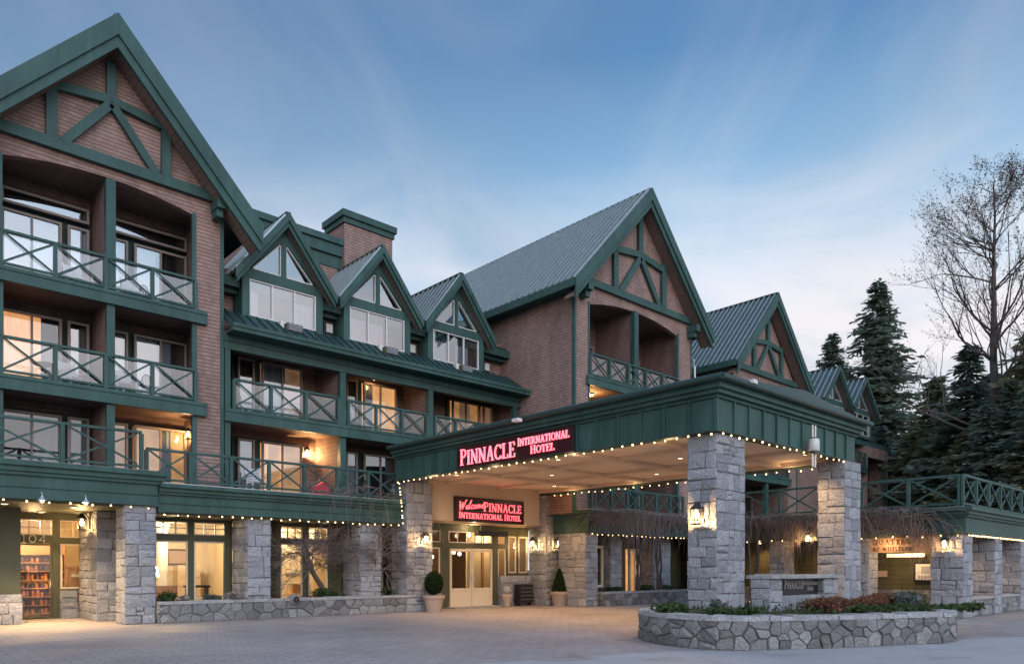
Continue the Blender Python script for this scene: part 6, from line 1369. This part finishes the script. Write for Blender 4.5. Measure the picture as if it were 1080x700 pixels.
for i in range(6): shrub(16.5+0.85*i, 7.55-0.06*i+(0.15 if i % 2 else 0), 0.55, 0.58, 0.36+0.05*math.sin(i*2), 'russet', 'russet heather bush in the row before the low sign wall', 'russet heather row on the island', n=1000, size=0.05, name='heather_bush', seed=i)
for i in range(6): shrub(16.9+0.55*i, 6.85-0.28*i, 0.55, 0.42, 0.22, 'leaf' if i % 2 else 'leaf', 'low green bush along the front of the island before the heather', 'low green edging on the island', n=260, seed=40+i)
for i, (x, y) in enumerate(((19.9, 7.0), (20.6, 7.2), (21.4, 7.6))): shrub(x, y, 0.55, 0.55, 0.42, 'grey_leaf' if i != 1 else 'leaf', ('grey-leaved bush at the right end of the island, next to the heather', 'green bush between two grey bushes at the right end of the island', 'grey-leaved bush at the far right tip of the island')[i], n=700, seed=60+i)
gc = MB(); rng = random.Random(77)
for _ in range(1500):
    while True:
        x, y = rng.uniform(12.6, 23.2), rng.uniform(5.4, 10.5)
        if all(((out[(i+1) % len(out)][0]-out[i][0])*(y-out[i][1])-(out[(i+1) % len(out)][1]-out[i][1])*(x-out[i][0])) > 0.40*math.dist(out[i], out[(i+1) % len(out)]) for i in range(len(out))): break
    z = 0.56+rng.uniform(0, 0.12); a = rng.uniform(0, 6.28); s = rng.uniform(0.03, 0.07)
    gc.poly([(x, y, z-0.03), (x+s*math.cos(a), y+s*math.sin(a), z+0.02), (x+s*0.2*math.cos(a), y+s*0.2*math.sin(a), z+0.06)], 0, rng.random())
if gc.f: tag(gc.build('ground_cover', M['leaf'], None, origin=(17, 8, 0.55)), 'patchy green ground cover on the stone island soil', 'ground cover', kind='stuff')
L2 = [(7.2, 'leaf', 0.4, 0.42, 'dark green bush at the left end of the long planter, against the corner pillar'), (7.75, 'flower', 0.22, 0.3, 'small white-flowered plant near the left end of the long planter'), (8.6, 'grey_leaf', 0.4, 0.3, 'grey-leaved plant below the second lounge window'), (9.2, 'flower', 0.25, 0.34, 'white-flowered clump below the lounge bench'),
      (9.9, 'leaf', 0.4, 0.26, 'low green clump in front of the first lounge pier'), (10.5, 'russet', 0.35, 0.2, 'low russet clump just left of the round stone boss'), (12.2, 'leaf', 0.45, 0.42, 'spiky green bush just right of the round stone boss'), (12.9, 'leaf', 0.3, 0.3, 'small green bush under the right lounge window'), (14.6, 'leaf', 0.55, 0.46, 'broad green bush at the right end of the long planter')]
for x, m_, r, h, lab in L2: shrub(x, 22.95, 0.5, r, h, m_, lab, n=420, size=0.055)
shrub(25.2, 20.8, 0.48, 0.6, 0.35, 'leaf', 'green bush in the right planter near its left end'); shrub(27.4, 20.7, 0.48, 0.6, 0.4, 'leaf', 'green bush in the right planter before the lit window'); shrub(29.0, 20.7, 0.48, 0.6, 0.35, 'leaf', 'green bush in the right planter close to the front pillar')

def grow(mb, p, d, r, l, depth, rng, tips, spread=0.55, up=0.15, n=5, kids=(2, 3), shrink=0.72, wob=0.12):
    pts = [p]; rad = [r]; q = p; dd = d
    for i in range(n):
        dd = (dd+Vector((rng.gauss(0,wob), rng.gauss(0,wob), rng.gauss(0,wob)+up*0.3))).normalized(); q = q+dd*l/n; pts.append(q); rad.append(r*(1-0.42*(i+1)/n))
    mb.tube(pts, rad, 7 if r > 0.05 else (5 if r > 0.015 else 3), caps=False)
    if depth == 0: tips.append((q, dd)); return
    for k in range(rng.randint(*kids)):
        t = rng.uniform(0.35, 1.0) if k else 1.0; idx = min(n, int(t*n)); base = pts[idx]
        ax = Vector((rng.gauss(0,1), rng.gauss(0,1), rng.gauss(0,0.5)))
        nd = (dd+ax.normalized()*spread*rng.uniform(0.6, 1.3)+Vector((0,0,up))).normalized()
        grow(mb, base, nd, max(0.004, rad[idx]*shrink), l*shrink*rng.uniform(0.8, 1.15), depth-1, rng, tips, spread, up, max(3, n-1), kids, shrink, wob)
def small_tree(x, y, z, label, seed, lean):
    rng = random.Random(seed); o = thing('bare_tree', (x, y, z), label, 'tree'); tr = MB(); br = MB(); tips = []
    pts = [Vector((x, y, z-0.1)), Vector((x+lean[0]*0.25, y, z+0.45)), Vector((x+lean[0]*0.7, y, z+0.95)), Vector((x+lean[0], y-0.1, z+1.5))]; tr.tube(pts, [0.105, 0.09, 0.08, 0.06], 9)
    for k in range(3): a = rng.uniform(0, 6.28); grow(tr, pts[2 if k else 3], Vector((math.cos(a), math.sin(a)*0.6, 0.7)).normalized(), 0.038, 0.75, 0, rng, [])
    tr.build('trunk', M['bark'], o, smooth=True)
    for k in range(17):
        a = k*6.28/17+rng.uniform(-.3, .3); b = pts[3] if k % 3 else pts[2]
        grow(br, b, Vector((math.cos(a), math.sin(a)*0.55, rng.uniform(0.15, 0.8))).normalized(), 0.024, 0.80, 4, rng, tips, 0.7, -0.02, 4, (3, 4), 0.72, 0.2)
    br.build('branches', M['twig2'], o)
small_tree(12.55, 23.1, 0.5, 'small bare ornamental tree leaning left in the long planter, before the lounge windows', 5, (-0.75, 0))
small_tree(14.05, 23.0, 0.5, 'small bare ornamental tree with a crooked trunk at the right end of the long planter', 9, (0.45, 0))

def vine(name_label, x0, x1, y0, y1, ztop, zbot, seed, n, axis, trunks=()):
    """tangle of bare stems trailing over a fascia; axis 0 runs along X, 1 along Y"""
    rng = random.Random(seed); o = thing('bare_vine', ((x0+x1)/2, (y0+y1)/2, 0 if trunks else zbot), name_label, 'vine'); mb = MB()
    for _ in range(n):
        a = rng.random(); clump = noise.noise(Vector((a*9+seed, 0.3, 0)))
        if clump < rng.uniform(-0.7, 0.15): a = min(1, max(0, a+rng.uniform(-0.1, 0.1)))
        if axis == 0: p = Vector((x0+(x1-x0)*a, rng.uniform(y0, y1), ztop+rng.uniform(-0.25, 0.12))); side = Vector((1,0,0)); outv = Vector((0,-1,0))
        else: p = Vector((rng.uniform(x0, x1), y0+(y1-y0)*a, ztop+rng.uniform(-0.25, 0.12))); side = Vector((0,1,0)); outv = Vector((-1,0,0))
        L = (ztop-zbot)*max(0.15, rng.gauss(0.60, 0.30))*max(0.3, 0.75+1.5*clump); pts = [p]; s = rng.gauss(0, 0.9) if rng.random() < 0.7 else rng.gauss(0, 2.6); q = p; arch_ = rng.uniform(0.0, 0.30); od = rng.uniform(-0.02, 0.16)
        for i in range(6):
            t = (i+1)/6; q = p+side*(s*L*(t-0.5*t*t)+rng.gauss(0, 0.03))+outv*(od*math.sin(3.1*t)+rng.gauss(0, 0.015))+Vector((0,0,arch_*math.sin(3.14*min(1, t*1.6))*0.6-L*t*t)); pts.append(q)
        r = rng.uniform(0.004, 0.009); mb.tube(pts, [r*1.3, r*1.3, r*1.2, r, r*0.9, r*0.7, r*0.4], 3, caps=False, var=rng.random())
    for _ in range(n//22):                                   # woody leaders wandering along the ledge
        a = rng.random(); q = Vector((x0+(x1-x0)*a, (y0+y1)/2, ztop-rng.uniform(0, 0.35))) if axis == 0 else Vector(((x0+x1)/2, y0+(y1-y0)*a, ztop-rng.uniform(0, 0.35)))
        dv = (Vector((1,0,0)) if axis == 0 else Vector((0,1,0)))*rng.choice((-1, 1)); ov = Vector((0,-1,0)) if axis == 0 else Vector((-1,0,0)); pts = [q]
        for i in range(9): q = q+dv*rng.uniform(0.08, 0.22)+Vector((0,0,rng.gauss(-0.03, 0.08)))+ov*rng.gauss(0, 0.03); pts.append(q)
        k_ = rng.uniform(0.45, 1.1); mb.tube(pts, [k_*(0.018-0.0014*i) for i in range(10)], 5, caps=False, var=0.1)
    mb.build('stems', M['vine'], o)
    for (tx, ty) in trunks:
        t = MB()
        for k in range(5):
            a = rng.uniform(0, 6.28); pts = [Vector((tx+0.16*math.cos(a), ty+0.1*math.sin(a), 0.4))]
            for i in range(7): pts.append(pts[-1]+Vector((rng.gauss(0, 0.07), rng.gauss(0, 0.04), 0.42)))
            t.tube(pts, [0.055-0.004*i for i in range(8)], 6)
        t.build('trunk', M['bark'], o, smooth=True)
    return o
vine('dense mass of bare brown vine over the fascia right of the entrance', 23.0, 31.5, 19.75, 20.12, 3.95, 2.75, 3, 1150, 0, ((26.4, 20.5), (28.0, 20.4)))
vine('bare brown vine over the fascia between the two canopy pillars', 25.6, 25.97, 11.2, 16.5, 3.42, 2.2, 4, 850, 1, ((25.6, 14.3),))
vine('bare brown vine fringe above the restaurant name board', 25.6, 25.97, 8.55, 11.2, 3.40, 2.55, 5, 560, 1)
vine('thin strand of bare vine hanging beside the restaurant corner column', 25.9, 26.1, 8.36, 8.75, 2.75, 1.75, 6, 90, 1)
vine('sparse bare twigs trailing over the green fascia left of the entrance', 11.2, 15.2, 22.15, 22.42, 4.3, 3.0, 8, 55, 0)

# ------------------------------------------------------------------ trees beyond
def conifer_mesh(seed, H, Rb, bare=0.08, needle='needle', dens=1.0, droop=0.35):
    rng = random.Random(seed); t = MB(); f = MB()
    t.tube([(0,0,-0.3), (0,0,H*0.5), (0,0,H*0.98)], [H*0.014, H*0.009, 0.02], 8)
    nz_ = int(H*3.6*dens)
    for i in range(nz_):
        k = i/nz_; z = H*(bare+(1-bare)*k)
        rad = Rb*((1-k)**0.85)*(0.72+0.5*rng.random())+0.12
        for b in range(rng.randint(4, 6)):
            a = rng.uniform(0, 6.283); L = rad*rng.uniform(0.6, 1.1); dx, dy = math.cos(a), math.sin(a)
            n = max(3, int(L*3.4))
            for j in range(n+1):
                s = j/n; q = Vector((dx*L*s, dy*L*s, z-droop*L*s*s+0.16*L*s**3+rng.gauss(0, 0.04)))
                w = (0.62*(1-s*0.55)+0.2)*min(1.0, 0.5+L*0.3)
                for _ in range(3):
                    sd = rng.choice((-1, 1)); u = Vector((-dy*sd, dx*sd, 0))*w*rng.uniform(0.6, 1.2)+Vector((dx, dy, 0))*w*rng.uniform(0.2, 0.9)+Vector((0,0,-rng.uniform(0.02, 0.42)*w*1.4))
                    c = q+Vector((rng.gauss(0, .05), rng.gauss(0, .05), rng.gauss(0, .05))); wv = Vector((dx, dy, rng.uniform(-.7, .7)))*w*0.22
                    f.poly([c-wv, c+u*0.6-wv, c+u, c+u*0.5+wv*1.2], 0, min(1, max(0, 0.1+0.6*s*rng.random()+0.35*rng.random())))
    return t, f, needle
CON = {}
def conifer(kind, x, y, h, label):
    if kind not in CON:
        spec = {'spruce': (11, 24, 6.6, 0.05, 'needle', 1.0, 0.34), 'spire': (12, 16, 3.2, 0.04, 'needle', 1.0, 0.3), 'bushy': (13, 13, 4.6, 0.01, 'needle2', 1.2, 0.12), 'dense': (14, 15, 4.6, 0.01, 'needle', 1.1, 0.22)}[kind]
        t, f, m_ = conifer_mesh(*spec); CON[kind] = (spec[1], t, f, m_, [])
    H, t, f, m_, made = CON[kind]
    o = thing('conifer_tree', (x, y, 0), label, 'tree')
    if not made:
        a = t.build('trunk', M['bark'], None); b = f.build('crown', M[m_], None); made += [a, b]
    else:
        a = made[0].copy(); b = made[1].copy(); col.objects.link(a); col.objects.link(b)
    a.parent = o; b.parent = o; o.scale = (h/H*1.2, h/H*1.2, h/H); o.rotation_euler = (0, 0, rnd.uniform(0, 6.28)); return o
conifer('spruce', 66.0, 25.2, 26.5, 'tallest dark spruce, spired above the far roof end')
conifer('spruce', 68.0, 30.0, 23.5, 'broad dark spruce close behind the tallest one, on its left')
conifer('spire', 70.5, 36.5, 21.5, 'small thin spire of a conifer just right of the far gable')
conifer('spire', 66.5, 33.2, 21.5, 'thin conifer tip between the small spire and the broad spruce')
conifer('bushy', 57.0, 17.9, 15.2, 'olive-green bushy conifer left of the bare tall tree')
conifer('dense', 58.5, 20.0, 12.0, 'shorter dark conifer at the right end of the far roof')
conifer('dense', 54.0, 15.0, 16.2, 'dark dense conifer below the bare tall tree, on its left')
conifer('spire', 49.5, 11.6, 12.5, 'slim dark conifer directly under the bare tall tree trunk')
conifer('dense', 47.5, 9.6, 13.0, 'dark dense conifer to the right of the bare tree trunk')
conifer('bushy', 52.0, 10.2, 17.5, 'tall olive-green conifer at the right edge of the picture')
conifer('dense', 45.0, 7.2, 11.0, 'low dark conifer rising behind the restaurant roof rail at the right edge')
conifer('bushy', 50.5, 14.2, 10.0, 'low olive-green conifer filling the gap behind the restaurant roof rail')
conifer('dense', 56.5, 11.5, 17.0, 'dark conifer standing farther back at the right edge')
conifer('dense', 53.5, 17.6, 9.0, 'small dark conifer between the far roof end and the roof rail')
conifer('spruce', 74.0, 23.0, 19.0, 'distant spruce behind the olive conifers')
conifer('bushy', 62.0, 19.5, 12.0, 'bushy conifer in the gap right of the tallest spruce')
conifer('dense', 60.0, 15.2, 15.5, 'background conifer to the left of the bare tree trunk, behind the olive one')
conifer('bushy', 61.5, 13.4, 17.0, 'background olive conifer behind the bare tree trunk')
conifer('dense', 48.0, 12.4, 11.0, 'dark low conifer left of the slim one under the bare tree')
conifer('bushy', 46.0, 8.3, 12.0, 'olive conifer at the right edge behind the lowest dark one')
conifer('dense', 58.0, 22.0, 12.5, 'dark conifer hiding the base of the tallest spruce')
conifer('spruce', 71.0, 27.0, 21.0, 'spruce crown just left of and behind the tallest one')
# tall bare tree with buds
rng = random.Random(21); bt = thing('bare_tree', (52.0, 13.1, 0), 'tall bare broadleaf tree with fine budding twigs against the sky', 'tree'); tr = MB(); br = MB(); bd = MB(); tips = []
base = Vector((52.0, 13.1, 0)); spine = [base+Vector((rng.gauss(0,.10), rng.gauss(0,.10), z)) for z in (0, 4, 8, 11.5, 14.5, 17.5, 20.5, 23.0, 25.2)]
rads = [0.42, 0.36, 0.31, 0.26, 0.21, 0.16, 0.10, 0.06, 0.025]
tr.tube(spine, rads, 10); tr.build('trunk', M['bark'], bt, smooth=True)
for k in range(40):
    t = rng.uniform(0.30, 0.97); zi = t*8; i = min(7, int(zi)); b = spine[i].lerp(spine[i+1], zi-i); a = rng.uniform(0, 6.283) if k % 3 else rng.choice((2.4, 2.0, -0.7, 3.9))+rng.gauss(0, 0.3)
    l = (8.6*(1-t)+1.5)*rng.uniform(0.75, 1.15); grow(br, b, Vector((math.cos(a), math.sin(a), rng.uniform(0.35, 0.9))).normalized(), max(0.025, 0.13*(1-t)+0.015), l*0.68, 4, rng, tips, 0.55, 0.12, 5, (2, 4), 0.70, 0.12)
br.build('branches', M['bark'], bt)
for (q, d) in tips:
    for _ in range(2):
        c = q-d*rng.uniform(0, 0.8)+Vector((rng.gauss(0, .07), rng.gauss(0, .07), rng.gauss(0, .07))); s = rng.uniform(0.03, 0.075); u = Vector((rng.gauss(0,1), rng.gauss(0,1), rng.gauss(0,1))).normalized(); w = u.cross(Vector((0.3, 0.5, 0.8))).normalized(); bd.poly([c-u*s, c+w*s*0.6, c+u*s, c-w*s*0.6], 0, rng.random())
bd.build('buds', M['twig'], bt)
print('faces', sum(len(o.data.polygons) for o in bpy.data.objects if o.type == 'MESH'), 'objects', len(bpy.data.objects))
